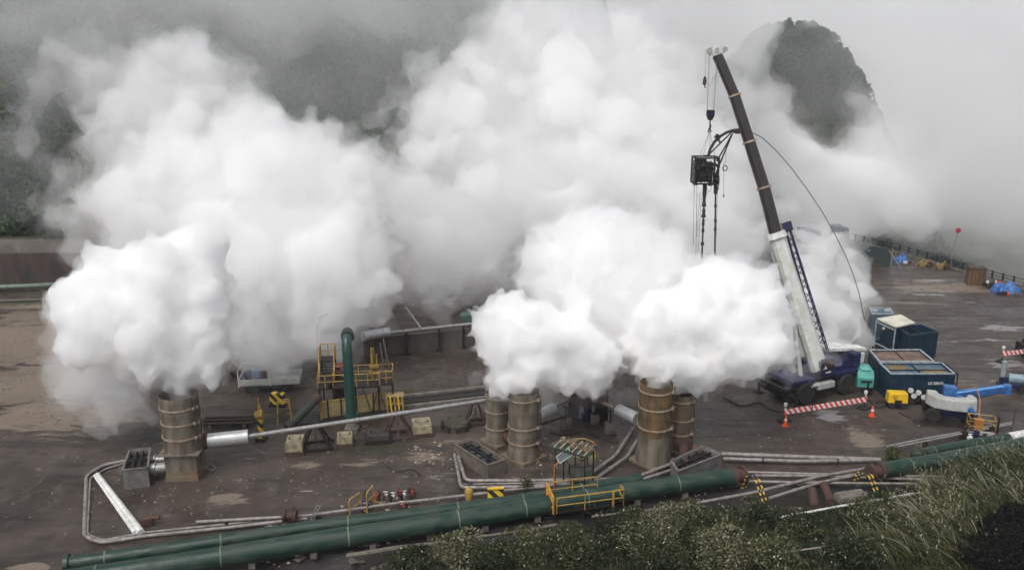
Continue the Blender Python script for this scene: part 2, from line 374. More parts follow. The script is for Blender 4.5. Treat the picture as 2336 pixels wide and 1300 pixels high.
strip_wall('retaining_wall', [(a.x, a.y + .5, 0), (b.x, b.y + .2, 0)], -.3, 3.6, .4, M_wallb, 'stained brown retaining wall at the foot of the green hillside')
a = PG(830, 813); b = PG(960, 803); c = PG(1180, 783)
strip_wall('concrete_wall', [(a.x, a.y, 0), (b.x, b.y, 0), (c.x, c.y, 0)], -.3, 1.7, .5, M_wallg, 'low grimy concrete wall behind the wellhead with a silver pipe along its top')

# ------------------------------------------------------------------ stacks (silencers)
def ring(mb, c, r, z, th=.05, h=.09):
    mb.lathe((c[0], c[1], z), [(r + .002, -h/2), (r + th, -h/2), (r + th, h/2), (r + .002, h/2)], 40, cap=False)
def stack(label, cat_group, px, py, r, h, rings, m, base='plate', base_rz=0, base_half=1.3, seams=True):
    c = PG(px, py); t = thing('silencer_stack', label, 'stack', (c.x, c.y, 0), 0, cat_group)
    h = zfor(px, py, h)
    b = MB()
    if base == 'box':
        hw = base_half
        b.box((0, 0, .12), (hw*2.1, hw*2.1, .24), base_rz); b.box((0, 0, .95), (hw*2, hw*1.9, 1.5), base_rz, taper=(1.04, 1.04))
        b.box((0, 0, 1.78), (hw*2.62, hw*2.5, .12), base_rz)
        b.build('base_box', M_stackg, t, smooth=False, bevel=.02); z0 = 1.84
        rb = MB(); rb.box((0, 0, .14), (hw*2.14, hw*2.14, .30), base_rz); rb.box((0, 0, .42), (hw*2.03, hw*1.94, .35), base_rz, taper=(1.0, 1.0)); rb.build('rusty_foot', M_base, t, smooth=False)
        g = MB(); ring(g, (0, 0), r*1.02, 1.3); 
    else:
        b.box((0, 0, .1), (base_half*2, base_half*2, .2), base_rz)
        b.build('base_plate', M_base, t, smooth=False, bevel=.02)
        g = MB(); g.lathe((0, 0, 0), [(r*1.10, .2), (r*1.10, .32), (r*1.0, .95)], 40); g.build('skirt', m, t); z0 = .9
    s = MB(); prof = [(r, z0)]; z = z0
    while z < h - .7:
        z += .83; prof += [(r, z - .02), (r*1.003, z), (r, z + .02)] if seams else []
    prof += [(r, h), (r - .05, h), (r - .05, h - 1.5), (.02, h - 1.5)]
    s.lathe((0, 0, 0), prof, 48, cap=False).build('shell', m, t)
    if m is M_stacko: MB().lathe((0, 0, 0), [(r*1.11, .2), (r*1.11, .33), (r*1.015, .96), (r*1.012, 2.05)], 44, cap=False).build('grey_lower_shell', M_stackg, t)
    for z in rings:
        q = MB(); ring(q, (0, 0), r, z)
        for a in (-.3, -.55, 2.4): q.box((math.cos(a)*(r + .09), math.sin(a)*(r + .09), z), (.16, .12, .16), a)
        q.build('ring_band', M_ring, t)
    l = MB(); a = -.45
    for k in (0, .28): l.beam((math.cos(a + k)*(r + .12), math.sin(a + k)*(r + .12), z0), (math.cos(a + k)*(r + .12), math.sin(a + k)*(r + .12), h - .2), .05)
    for i in range(int((h - z0)/.35)):
        zz = z0 + .2 + i*.35; l.beam((math.cos(a)*(r + .12), math.sin(a)*(r + .12), zz), (math.cos(a + .28)*(r + .12), math.sin(a + .28)*(r + .12), zz), .035)
    l.build('ladder', M_brown, t)
    return t, c
G_st = 'tall steel silencer stacks venting steam'
stL, cL = stack('grey banded steam stack on a square rusty box base, alone on the left', None, 427, 1080, 1.16, 897, (2.75, 3.7, 4.65), M_stackg, 'box', R(3), .93)
stL['group'] = G_st
st2, c2 = stack('front grey stack of the middle pair, on a diamond-turned rusty plate', G_st, 1194, 1042, .99, 890, (1.25, 2.3, 4.2), M_stackg, 'plate', R(42), 1.1)
st3, c3 = stack('back slimmer grey stack of the middle pair, beside the long silver pipe', G_st, 1136, 1008, .80, 893, (1.2, 2.4, 3.4), M_stackg, 'plate', R(42), .9)
st4, c4 = stack('ochre rusty stack in front of the right-hand pair', G_st, 1489, 1052, 1.05, 872, (2.55, 3.9, 5.0), M_stacko, 'plate', R(40), 1.15)
st5, c5 = stack('back brownish stack of the right-hand pair, half behind the ochre one', G_st, 1549, 1022, .72, 897, (1.2, 2.2, 3.5), mat('stack_brown_steel', (.17, .12, .08), (.10, .07, .05), rough=.55, metal=.1, scale=1.6, stretch=(1, 1, .3)), 'plate', R(40), .9)
# short ducts joining each pair
mb = MB(); mb.tube([(c3.x + .3, c3.y - .2, .75), (c2.x - .4, c2.y + .3, .75)], .3, 14); solo(mb, 'connecting_duct', M_rust, 'short rusty duct joining the feet of the middle stacks', 'duct', (c3.x, c3.y, 0), 'ducts at the stack feet')
e = PG(1565, 1062, .5); mb = MB(); mb.tube([(c5.x + .1, c5.y - .3, .55), (e.x, e.y, .5)], .32, 14); mb.lathe((c5.x, c5.y, .2), [(.9, 0), (.9, .5), (.75, .8)], 24)
solo(mb, 'connecting_duct', M_rust, 'rusty red duct between the back right stack and the mesh-topped box', 'duct', (c5.x, c5.y, 0), 'ducts at the stack feet')

# ------------------------------------------------------------------ weir boxes
def openbox(name, corners, h, m, label, cat, group=None, bars=(), drop=.35, inner=None, rim=.1, rimm=None):
    """corners: 4 source pixels of the top rim, ordered round; walls, inner floor, cross bars"""
    P = [PG(x, y, h) for x, y in corners]; base = sum(P, V3(0, 0, 0))/4; base.z = 0
    t = thing(name, label, cat, base, 0, group); w = MB(); cen = sum(P, V3(0, 0, 0))/4
    I = [p + (cen - p).normalized()*rim*1.9 for p in P]
    for i in range(4):
        a, b = P[i], P[(i+1) % 4]; c, d = I[(i+1) % 4], I[i]
        w.prism([V3(a.x, a.y, 0), V3(b.x, b.y, 0), V3(c.x, c.y, 0), V3(d.x, d.y, 0)], h)
    w.build('walls', m, t, world=True, smooth=False)
    fl = MB().prism([V3(p.x, p.y, h - drop - .05) for p in I], .05); fl.build('inner_surface', inner or M_dark, t, world=True, smooth=False)
    r = MB()
    for i in range(4): r.beam(P[i] + V3(0, 0, .03), P[(i+1) % 4] + V3(0, 0, .03), .11, .07)
    r.build('rim', rimm or m, t, world=True, smooth=False)
    if bars:
        g = MB()
        for kind, u in bars:
            if kind == 'u': a = I[0].lerp(I[1], u); b = I[3].lerp(I[2], u)
            else: a = I[0].lerp(I[3], u); b = I[1].lerp(I[2], u)
            g.beam(a - V3(0, 0, .1), b - V3(0, 0, .1), .09, .12)
        g.build('cross_bars', M_dark, t, world=True, smooth=False)
    return t, P
M_box = mat('grey_weir_box_steel', (.16, .155, .15), (.10, .095, .085), rough=.6, scale=1.6)
M_boxb = mat('brown_weir_box_steel', (.15, .125, .10), (.09, .075, .06), rough=.65, scale=1.6)
G_w = 'open-topped weir boxes at the stack feet'
tb, PB1 = openbox('weir_box', [(279, 1073), (337, 1067), (343, 1022), (296, 1027)], 1.25, M_box, 'narrow grey open box with dark slatted inside, left of the lone stack', 'box', G_w, (('u', .33), ('u', .66), ('v', .5)), .25)
tb, PB2 = openbox('weir_box', [(1113, 1061), (1152, 1049), (1075, 1000), (1037, 1013)], .95, M_boxb, 'brownish open box with blue-black water beside the middle stacks', 'box', G_w, (('v', .33), ('u', .5), ('v', .72)), .3, mat('blue_black_water', (.012, .018, .03), (.02, .026, .04), rough=.1, bump=0))
tb, PB3 = openbox('weir_box', [(1546, 1075), (1646, 1037), (1606, 1018), (1530, 1052)], 1.0, M_box, 'grey open box with dark grid top right of the ochre stack', 'box', G_w, (('u', .25), ('u', .5), ('u', .75), ('v', .5)), .2)
for px, py, w_ in ((358, 1040, .27), (362, 1060, .33)):
    a = PG(340, py + 2, 1.0); mb = MB(); mb.tube([(a.x - .1, a.y, .75), (cL.x - .9, a.y + .35, .75)], w_, 18); mb.lathe((a.x + .35, a.y + .1, .75), [(w_ + .08, -.05), (w_ + .08, .05)], 20, 'X')
    solo(mb, 'inlet_pipe', M_steel, 'rear short shiny pipe between the slatted box and the lone stack' if py < 1050 else 'front short shiny pipe between the slatted box and the lone stack', 'pipe', (a.x, a.y, 0), 'short pipes by the lone stack')

# ------------------------------------------------------------------ pipes
def pipe(pxs, r, m, label, z=.25, name='pipe', cat='pipe', group=None, joints=True, supports=None, n=10, jm=None, caps=None, bend=True):
    """pxs: list of (px,py[,z]) axis points"""
    P = [PG(p[0], p[1], p[2] if len(p) > 2 else z) for p in pxs]
    t = thing(name, label, cat, (P[0].x, P[0].y, 0), 0, group)
    pts = [P[0]]
    for i in range(1, len(P)-1):
        a, b, c = P[i-1], P[i], P[i+1]; k = min(r*4, (a-b).length*.4, (c-b).length*.4) if bend else .01
        pts += arc(b + (a-b).normalized()*k, b, b + (c-b).normalized()*k, 5)
    pts.append(P[-1])
    MB().tube(pts, r, n).build('pipe_run', m, t, world=True)
    if joints:
        for a, b in zip(P[:-1], P[1:]):
            d = (b - a).length; k = max(1, int(d/6))
            for i in range(k):
                q = a.lerp(b, (i + .5)/k); u = (b - a).normalized()
                MB().tube([q - u*.06, q + u*.06], r*1.25, n).build('flange', jm or m, t, world=True)
    if supports:
        for u in supports:
            tot = sum((b-a).length for a, b in zip(P[:-1], P[1:])); d = u*tot; q = P[0]
            for a, b in zip(P[:-1], P[1:]):
                if d <= (b-a).length: q = a.lerp(b, d/(b-a).length); break
                d -= (b-a).length
            s_ = MB(); s_.box((q.x, q.y, (q.z - r)/2), (max(.18, r*1.2), .3, max(.05, q.z - r))); s_.box((q.x, q.y, .04), (.5, .5, .08))
            s_.build('support', M_dark, t, world=True, smooth=False)
    return t, P
# insulated stubs and long silver line at the left
tp, _ = pipe([(462, 1006, 2.0), (500, 1002, 2.0), (566, 995, 2.0)], .45, M_alu, 'thick white insulated cylinder leaving the lone stack towards the silver line', name='insulated_pipe', joints=False, n=24, bend=False)
g = MB(); a = PG(464, 1006, 2); b = PG(474, 1005, 2); g.tube([a, b], .5, 24); g.build('collar', M_rust, tp, world=True)
t1, P1 = pipe([(566, 995, 2.0), (720, 972, 2.0), (905, 944, 2.0), (1122, 911, 2.0)], .15, M_steel, 'long raised silver pipe from the lone stack to the middle stacks', name='steam_pipe')
# back line over the concrete wall
tb_, _ = pipe([(828, 768, 2.2), (850, 763, 2.2), (888, 757, 2.2)], .42, M_alu, 'white insulated drum on the wall-top pipe, half in steam', name='insulated_pipe', joints=False, n=20)
pipe([(888, 759, 2.2), (970, 750, 2.2), (1075, 739, 2.2)], .15, M_steel, 'silver pipe running above the concrete wall', name='steam_pipe', supports=(.2, .6, .9))
mb = MB(); a = PG(963, 752, 2.4); b = PD(925, 700, a.y/math.cos(PITCH)*1.02); mb.tube([a, b], .09, 8); solo(mb, 'guy_pole', M_steel, 'slanting silver pole rising from the wall-top pipe', 'pole', a)
a = PG(977, 790); t = thing('plate_sign', 'small white round plate on a thin post before the concrete wall', 'sign', a)
MB().tube([a, a + V3(0, 0, 1.6)], .03, 6).build('post', M_steel, t, world=True); MB().lathe((a.x, a.y, .1), [(.45, 0), (.45, .08)], 20).build('plate', M_white, t, world=True)
a = PG(1070, 760, 0); mb = MB(); mb.box((a.x, a.y + .4, 1.3), (1.6, 1.2, 1.0)); mb.box((a.x, a.y + .4, .4), (.2, .9, .8)); solo(mb, 'valve_box', mat('dull_green_box', (.06, .13, .10), (.05, .09, .07), rough=.6), 'pale green box at the end of the wall-top pipe', 'box', a)
# trestles under the silver line
def trestle(label, px, py, apex, m, w=1.9, d=1.3):
    c = PG(px, py); t = thing('pipe_trestle', label, 'trestle', (c.x, c.y, 0), R(12), 'A-frame trestles under the silver pipe')
    for sx in (-1, 1):
        for sy in (-1, 1): MB().beam((sx*w/2, sy*d/2, .05), (sx*.12, sy*.1, apex), .13).build('leg', m, t, smooth=False)
    b = MB(); b.beam((-w/2 - .2, -d/2, .12), (w/2 + .2, -d/2, .12), .16); b.beam((-w/2 - .2, d/2, .12), (w/2 + .2, d/2, .12), .16); b.beam((0, -d/2, .12), (0, 0, apex), .1)
    b.beam((-w/2, -d/2, .1), (-w/2, d/2, .1), .14); b.beam((w/2, -d/2, .1), (w/2, d/2, .1), .14); b.build('base_frame', m, t, smooth=False)
    MB().box((0, 0, apex + .02), (.5, .4, .1)).build('saddle', m, t, smooth=False)
    return t
trestle('black A-frame trestle between two mossy concrete blocks under the silver pipe', 722, 1020, 1.8, M_dark)
trestle('brown A-frame trestle between the dark block and a pale block', 908, 995, 1.8, M_brown)
trestle('thin brown trestle by the middle stacks under the silver pipe', 1084, 965, 1.8, M_brown, 1.3, .8)
def block(label, px, py, w, d, h, rz, m=M_concl):
    c = PG(px, py); t = thing('concrete_block', label, 'block', (c.x, c.y + d/2, 0), R(rz), 'concrete counterweight blocks under the silver pipe')
    b = MB(); b.box((0, 0, .26 + h/2), (w, d, h), taper=(.94, .94)); b.build('block_body', m, t, bevel=.04, smooth=False)
    MB().box((0, 0, .13), (w*1.12, d*1.1, .26)).build('skid', M_rust if m is M_concl else M_dark, t, smooth=False)
    l = MB()
    for sx in (-1, 1): l.tube([(sx*w*.3, -.1, .26 + h), (sx*w*.3, -.1, .36 + h), (sx*w*.3, .1, .36 + h), (sx*w*.3, .1, .26 + h)], .025, 6)
    l.build('lifting_eyes', M_dark, t)
block('mossy pale concrete block, leftmost under the silver pipe', 668, 1040, 1.15, 1.5, .62, 6)
block('mossy pale concrete block just right of the black trestle', 784, 1022, 1.05, 1.1, .5, 8)
block('dark wet concrete block left of the brown trestle', 860, 1014, 1.6, 1.2, .4, 8, mat('dark_wet_concrete', (.05, .042, .036), (.03, .026, .024), rough=.5))
block('tilted pale concrete block right of the brown trestle', 960, 998, 1.35, 1.5, .6, 12)
c = PG(1040, 975); t = thing('concrete_ring', 'low round mossy concrete ring with a rope, left of the middle stacks', 'concrete ring', (c.x, c.y, 0))
MB().lathe((0, 0, 0), [(.85, 0), (.85, .4), (.6, .45), (.3, .38)], 28).build('ring_body', mat('dark_mossy_concrete', (.07, .062, .04), (.035, .035, .02), rough=.85, scale=3), t)
g = MB()
for a_ in range(9): g.box((math.cos(a_*.7)*.98, math.sin(a_*.7)*.98, .25), (.22, .22, .3), a_*.7)
g.build('tyre_fenders', M_rub, t, smooth=False)
MB().tube(arc((.3, -.5, .5), (1.2, -.2, .4), (1.5, .9, 2.0), 12), .03, 6).build('rope', M_wood, t)
# yellow striped valve post
c = PG(594, 1008); t = thing('valve_post', 'yellow and black striped valve post on the silver pipe by the lone stack', 'valve', (c.x, c.y + .3, 0))
MB().box((0, 0, 1.1), (.32, .3, 2.2)).build('post', M_ye_bk, t, smooth=False); MB().lathe((0, -.1, 1.9), [(.28, -.25), (.28, .25)], 16, 'X').build('valve_body', M_yel, t)
MB().lathe((0, 0, 2.2), [(.1, 0), (.1, .3), (.05, .35), (.05, .9)], 10).build('stem', M_yel, t); MB().box((0, 0, .1), (.7, .6, .2)).build('foot', M_dark, t, smooth=False)
c = PG(652, 985); t = thing('guard_cage', 'small tan hooped guard over the silver pipe left of the black trestle', 'guard', (c.x, c.y, 0), R(15))
for k in range(3): MB().tube([(-.5, k*.35 - .35, .7), (-.4, k*.35 - .35, 2.3), (.35, k*.35 - .35, 2.3), (.5, k*.35 - .35, .7)], .05, 6).build('hoop', M_yel, t)
MB().beam((-.5, -.5, 1.5), (.5, .5, 1.5), .08).build('brace', M_rust, t)
# ground pipe loop at the left
t, _ = pipe([(292, 1050), (236, 1060), (197, 1085), (192, 1222), (232, 1238), (330, 1222), (520, 1203), (700, 1182)], .11, M_thin, 'outer pipe loop lying round the left yard corner below the lone stack', .15)
pipe([(286, 1056), (244, 1068), (206, 1090), (199, 1218), (236, 1232), (330, 1214), (500, 1197), (660, 1180)], .07, M_thin, 'inner thin pipe of the loop round the left yard corner', .1)
pipe([(448, 1190), (700, 1176), (900, 1148), (1110, 1124)], .10, M_thin, 'thin pale pipe running above the green pipes towards the striped barrier', .3, supports=(.1, .4, .7))
for lab, a, b, r_ in (('cream long beam lying diagonally inside the pipe loop', (222, 1082), (322, 1214), .15), ('grey pipe lying beside the cream diagonal beam', (216, 1084), (308, 1214), .1)):
    A, B = PG(*a, .18), PG(*b, .18); mb = MB(); mb.tube([A, B], r_, 8, r_end=r_*1.35); solo(mb, 'loose_beam', M_white if 'cream' in lab else M_thin, lab, 'beam', A, 'beams lying inside the loop')
c = PG(336, 1198); mb = MB(); mb.box((c.x, c.y, .25), (.6, .5, .5), R(20)); mb.tube([(c.x - .1, c.y, .4), (c.x + .7, c.y + .1, .45)], .12, 8); solo(mb, 'pipe_fitting', M_rust, 'rusty fitting at the lower end of the cream beam', 'fitting', c)
# big green pipes
def fat(pxs, r, z, label, spacing=9, cap0=None, cap1=None):
    t, P = pipe(pxs, r, M_green, label, z, name='green_pipeline', cat='pipeline', joints=False, n=28, bend=False)
    for a, b in zip(P[:-1], P[1:]):
        d = (b-a).length; u = (b-a).normalized(); m_ = max(1, int(d/spacing))
        for i in range(m_):
            q = a.lerp(b, (i + .35)/m_); MB().tube([q - u*.03, q + u*.03], r*1.025, 28).build('seam_band', mat('pale_green_band', (.09, .16, .11), (.2, .2, .14), rough=.6), t, world=True)
    for i in range(1, 12):
        tot = sum((b-a).length for a, b in zip(P[:-1], P[1:])); d = i/12*tot
        for a, b in zip(P[:-1], P[1:]):
            if d <= (b-a).length: q = a.lerp(b, d/(b-a).length); break
            d -= (b-a).length
        s_ = MB(); s_.box((q.x, q.y, (z - r)/2 + .02), (.35, r*1.4, max(.1, z - r + .1))); s_.build('saddle', M_conc, t, world=True, smooth=False)
    return t, P
z_ = .75
tF, PF = fat([(120, 1328), (400, 1286), (690, 1239), (980, 1196), (1160, 1167), (1260, 1149), (1475, 1114), (1668, 1087)], .53, z_, 'thick front green pipeline crossing the foreground from the left edge to the grey box')
tR, PR = fat([(152, 1286), (400, 1250), (690, 1205), (980, 1169), (1160, 1145), (1250, 1129), (1462, 1092)], .37, z_, 'thinner rear green pipeline alongside the thick one in the foreground')
a, b = PR[0], PR[1]; u = (b-a).normalized(); MB().tube([a - u*.1, a + u*.12], .5, 24).build('end_flange', M_green, tR, world=True)
tF2, PF2 = fat([(2012, 1073), (2180, 1043), (2336, 1013), (2480, 985)], .48, z_, 'thick front green pipeline at the right edge behind the tall grass')
tR2, PR2 = fat([(2088, 1037), (2200, 1015), (2300, 999), (2480, 968)], .34, z_, 'thinner rear green pipeline at the right edge')
def rusty_end(tp, a, dirn, r):
    g = MB(); g.tube([a, a + dirn*.25], r*1.08, 20); g.tube([a + dirn*.25, a + dirn*.75], r*.8, 20); g.tube([a + dirn*.75, a + dirn*.9], r*1.05, 20); g.build('rusty_end_fitting', M_rust, tp, world=True)
rusty_end(tF, PF[-1], (PF[-1]-PF[-2]).normalized(), .5); rusty_end(tF2, PF2[0], (PF2[0]-PF2[1]).normalized(), .47)
a = PR2[0]; u = (PR2[0]-PR2[1]).normalized(); MB().tube([a, a + u*.15, a + u*.28], [.34, .28, .1], 20).build('domed_end', M_green, tR2, world=True)
wb = PG(2327, 1001, .75); MB().tube([PR2[2], PR2[2].lerp(PR2[3], .25)], .36, 20).build('white_sleeve', M_white, tR2, world=True)
# thin pipes, centre
pipe([(1037, 1036, .35), (1052, 1112, .3), (1190, 1110, .3), (1300, 1103, .3)], .11, M_thin, 'outer thin pipe bending round the brown open box', .3)
pipe([(1046, 1041, .35), (1062, 1096, .3), (1200, 1096, .3), (1440, 1092, .3), (1530, 1058, .3)], .12, M_thin, 'inner thicker pipe bending round the brown open box', .3)
pipe([(1080, 1104), (1250, 1101), (1330, 1095)], .06, M_thin, 'thinnest pipe between the two bending round the brown box', .2)
pipe([(1335, 1089), (1405, 1038), (1445, 975)], .11, M_thin, 'left pipe of the two climbing from the green canopy to the ochre stack', .3)
pipe([(1350, 1098), (1432, 1040), (1456, 1000)], .11, M_thin, 'right pipe of the two climbing from the green canopy to the ochre stack', .3)
pipe([(1462, 1094), (1535, 1070)], .1, M_thin, 'short pipe slanting up to the grey box by the ochre stack', .3)
pipe([(1150, 1118), (1250, 1109), (1330, 1088)], .09, M_thin, 'slanting thin pipe under the orange lamp pole', .35)
# right field of thin pipes
pipe([(1646, 1035), (1830, 1042), (2008, 1048)], .15, M_thin, 'upper pipe of the pale pair leaving the grey box to the right', .3)
pipe([(1650, 1046), (1830, 1052), (1990, 1049)], .13, M_thin, 'lower pipe of the pale pair leaving the grey box to the right', .3, jm=M_rust)
for i, (y0, y1, y2, lab) in enumerate(((1076, 1081, 1088, 'top'), (1084, 1085, 1096, 'middle'), (1097, 1101, 1104, 'bottom'))):
    pipe([(1686, y0), (1870, y1), (2180, y2 + 0)], .09, M_thin, lab + ' one of three level thin pipes between the green pipelines', .25, group='three level thin pipes')
pipe([(1590, 1147), (1720, 1123), (1870, 1086), (2005, 1063)], .10, M_thin, 'upper thin pipe crossing diagonally over the level pipes', .45)
pipe([(1755, 1136), (1870, 1100), (1998, 1074)], .10, M_thin, 'lower thin pipe crossing diagonally over the level pipes', .45)
pipe([(1350, 1178), (1500, 1161), (1600, 1152)], .08, M_wood, 'rusty thin pipe below the yellow walkway rails', .25)
pipe([(2022, 1024, .5), (2100, 1008, .5), (2200, 988, .5), (2310, 967, .5)], .07, M_steel, 'front silver pipe of the pair passing the boom lift basket', .5, supports=(.3, .7))
pipe([(2022, 1018, .5), (2100, 1002, .5), (2200, 984, .5), (2310, 963, .5)], .07, M_steel, 'back silver pipe of the pair passing the boom lift basket', .5)
pipe([(-60, 657, .6), (60, 653, .6), (150, 648, .6)], .28, mat('pale_green_old_pipe', (.13, .19, .15), (.09, .12, .09), rough=.6), 'pale green pipe below the brown retaining wall', .6)
pipe([(-60, 688, .2), (100, 683, .2)], .1, M_wood, 'pale kerb pipe at the far edge of the left yard', .2)
def bankpipe(pxs, r, m, label, lift=.25):
    P = []
    for (x, y) in pxs:
        z = 0
        for _ in range(6): p = PG(x, y, z + lift); z = tz(p.x, p.y)
        P.append(PG(x, y, z + lift))
    mb = MB(); pts = []
    for a, b in zip(P[:-1], P[1:]): pts += [a.lerp(b, i/5) for i in range(5)]
    pts.append(P[-1]); mb.tube(pts, r, 8); return solo(mb, 'pipe', m, label, 'pipe', P[0])
bankpipe([(1735, 1188), (1900, 1157), (2070, 1128), (2110, 1122)], .07, M_white, 'long pale pipe running through the grass on the bank', .35)
bankpipe([(1760, 1262), (1900, 1245), (2020, 1222)], .05, M_thin, 'thin pipe half buried in the lower bank grass', .5)
bankpipe([(790, 1268), (900, 1250), (1010, 1238)], .13, M_wood, 'weathered timber lying below the green pipelines on the left', .2)
bankpipe([(1085, 1225), (1180, 1212), (1270, 1196)], .08, M_wood, 'grey timber edging under the yellow walkway', .2)
# rusty drums on the bank
for i, (x0, y0, x1, y1, lab) in enumerate(((1853, 1118, 1858, 1158, 'left rusty pipe section lying on the bank'), (1880, 1106, 1896, 1146, 'right rusty pipe section lying on the bank'))):
    A = PG(x0, y0, .4); B = PG(x1, y1, .4); mb = MB(); mb.tube([A, B], .25, 16); mb.tube([B, B + (B-A).normalized()*.08], .29, 16); solo(mb, 'pipe_section', M_rust, lab, 'pipe', A, 'rusty pipe sections on the bank')
c = PG(1940, 1145); mb = MB(); mb.box((c.x, c.y, .3), (2.2, 1.0, .6), R(15), taper=(.8, .7)); solo(mb, 'concrete_footing', M_conc, 'long low concrete footing on the bank by the rusty sections', 'footing', c, bevel=.05, smooth=False)
# ------------------------------------------------------------------ railings helper
def rail(mb, pts, h=1.05, r=.028, posts=True, mids=(.5,), step=1.1):
    for a, b in zip(pts[:-1], pts[1:]):
        a = Vector(a); b = Vector(b); L = (b-a).length; k = max(1, round(L/step))
        mb.tube([a + V3(0, 0, h), b + V3(0, 0, h)], r*1.15, 6)
        for q in mids: mb.tube([a + V3(0, 0, h*q), b + V3(0, 0, h*q)], r, 6)
        for i in range(k+1): p = a.lerp(b, i/k); mb.tube([p, p + V3(0, 0, h)], r*1.1, 6)
    return mb
# ------------------------------------------------------------------ wellhead platform
c = PG(808, 950); ox, oy = c.x, c.y
t = thing('wellhead_platform', 'raised steel platform with yellow railings around the tall green riser', 'platform', (ox, oy, 0), R(7))
zf = 2.15
MB().box((.1, 1.3, zf - .06), (3.6, 1.9, .12)).build('main_deck', M_dark, t, smooth=False)
MB().box((2.35, 1.5, zf - .06), (1.0, 1.6, .12)).build('side_deck', M_dark, t, smooth=False)
MB().box((-1.95, .9, zf - .06), (1.15, 1.1, .12)).build('stair_landing', M_dark, t, smooth=False)
for (x, y) in ((-2.4, .45), (-1.4, .45), (-1.6, 2.1), (0, .4), (0, 2.2), (1.8, .4), (1.8, 2.2), (2.8, .8), (2.8, 2.2)):
    MB().beam((x, y, 0), (x, y, zf - .12), .12).build('leg', M_dark, t, smooth=False)
mb = MB()
for i in range(7): mb.beam((-1.5 + i*.55, .4, 0 if i % 2 else 2), (-1.5 + (i+1)*.55, .4, 2 if i % 2 else 0), .05)
mb.build('bracing', M_dark, t, smooth=False)
rail(MB(), [(-2.5, .38, zf), (-1.42, .38, zf), (-1.42, .42, zf)], .95, .035, step=.5).build('landing_rail', M_yel, t)
rail(MB(), [(-1.4, .42, zf), (1.9, .42, zf)], .95, .032, step=.8).build('front_rail', M_yel, t)
rail(MB(), [(1.92, .72, zf), (2.85, .72, zf), (2.85, 2.3, zf)], .95, .035, step=.6).build('side_rail', M_yel, t)
rail(MB(), [(-1.4, 2.25, zf), (2.85, 2.3, zf)], .95, .032, step=.9).build('back_rail', M_yel, t)
# stair climbing away to an upper deck
MB().box((-1.95, 2.9, 3.45), (1.1, 1.2, .12)).build('upper_deck', M_dark, t, smooth=False)
for i in range(7): MB().box((-1.95, 1.5 + i*.13, zf + .12 + i*.17), (1.0, .16, .04)).build('tread', M_dark, t, smooth=False)
for sx in (-2.5, -1.42):
    g = MB(); g.beam((sx, 1.4, zf), (sx, 2.4, 3.45), .07, .16); g.tube([(sx, 1.4, zf + .95), (sx, 2.4, 4.4)], .035, 6); g.tube([(sx, 1.4, zf), (sx, 1.4, zf + .95)], .035, 6); g.tube([(sx, .4, zf + .95), (sx, 1.4, zf + .95)], .035, 6)
    g.build('stair_rail', M_yel, t)
rail(MB(), [(-2.5, 2.4, 3.45), (-2.5, 3.5, 3.45), (-1.42, 3.5, 3.45), (-1.42, 2.4, 3.45)], 1.0, .035, step=.6).build('upper_rail', M_yel, t)
for (x, y) in ((-2.45, 3.4), (-1.45, 3.4)): MB().beam((x, y, 0), (x, y, 3.4), .1).build('leg', M_dark, t, smooth=False)
# ladder frame and slanted tube on right
g = MB(); g.tube([(2.3, 1.2, zf), (2.0, 2.4, zf + 2.6)], .06, 6); g.tube([(2.75, 1.2, zf), (2.2, 2.9, zf + 2.8)], .07, 6); g.build('slanting_brace', M_brown, t)
g = MB(); rail(g, [(1.5, 2.2, zf + .3), (1.5, 2.2, zf + 2)], .4); g.tube([(1.35, 1.9, zf), (1.35, 1.9, zf + 2.4)], .09, 8); g.tube([(1.7, 1.9, zf), (1.7, 1.9, zf + 1.9)], .06, 8); g.box((1.5, 1.8, zf + 1.0), (.7, .3, .16)); g.box((1.5, 1.8, zf + .5), (.8, .3, .16)); g.build('yellow_manifold', M_yel, t)
# wellhead valves on deck
c = PG(770, 935); t = thing('wellhead_valve', 'green and rust wellhead valves standing on the platform left of the riser', 'valve', (c.x, c.y + 1.0, 0))
g = MB(); g.lathe((0, 0, 0), [(.35, 0), (.35, 1.8), (.5, 1.85), (.5, 2.0), (.3, 2.05), (.3, 2.5), (.42, 2.55), (.42, 2.7), (.15, 2.8), (.15, 3.1)], 16); g.build('valve_stack', M_rust, t)
g = MB(); g.lathe((.0, 0, 2.4), [(.28, -.5), (.34, -.45), (.2, -.4), (.2, .5), (.34, .55)], 14, 'X'); g.lathe((.7, .2, 2.2), [(.3, 0), (.3, .5), (.1, .6)], 14); g.build('side_valve', mat('pale_green_valve', (.14, .26, .15), (.10, .17, .10), rough=.5), t)
g = MB(); g.tube([(math.cos(a)*.35, math.sin(a)*.35, 3.15) for a in [i*PI/8 for i in range(17)]], .035, 6); g.beam((-.35, 0, 3.15), (.35, 0, 3.15), .04); g.build('hand_wheel', M_red, t)
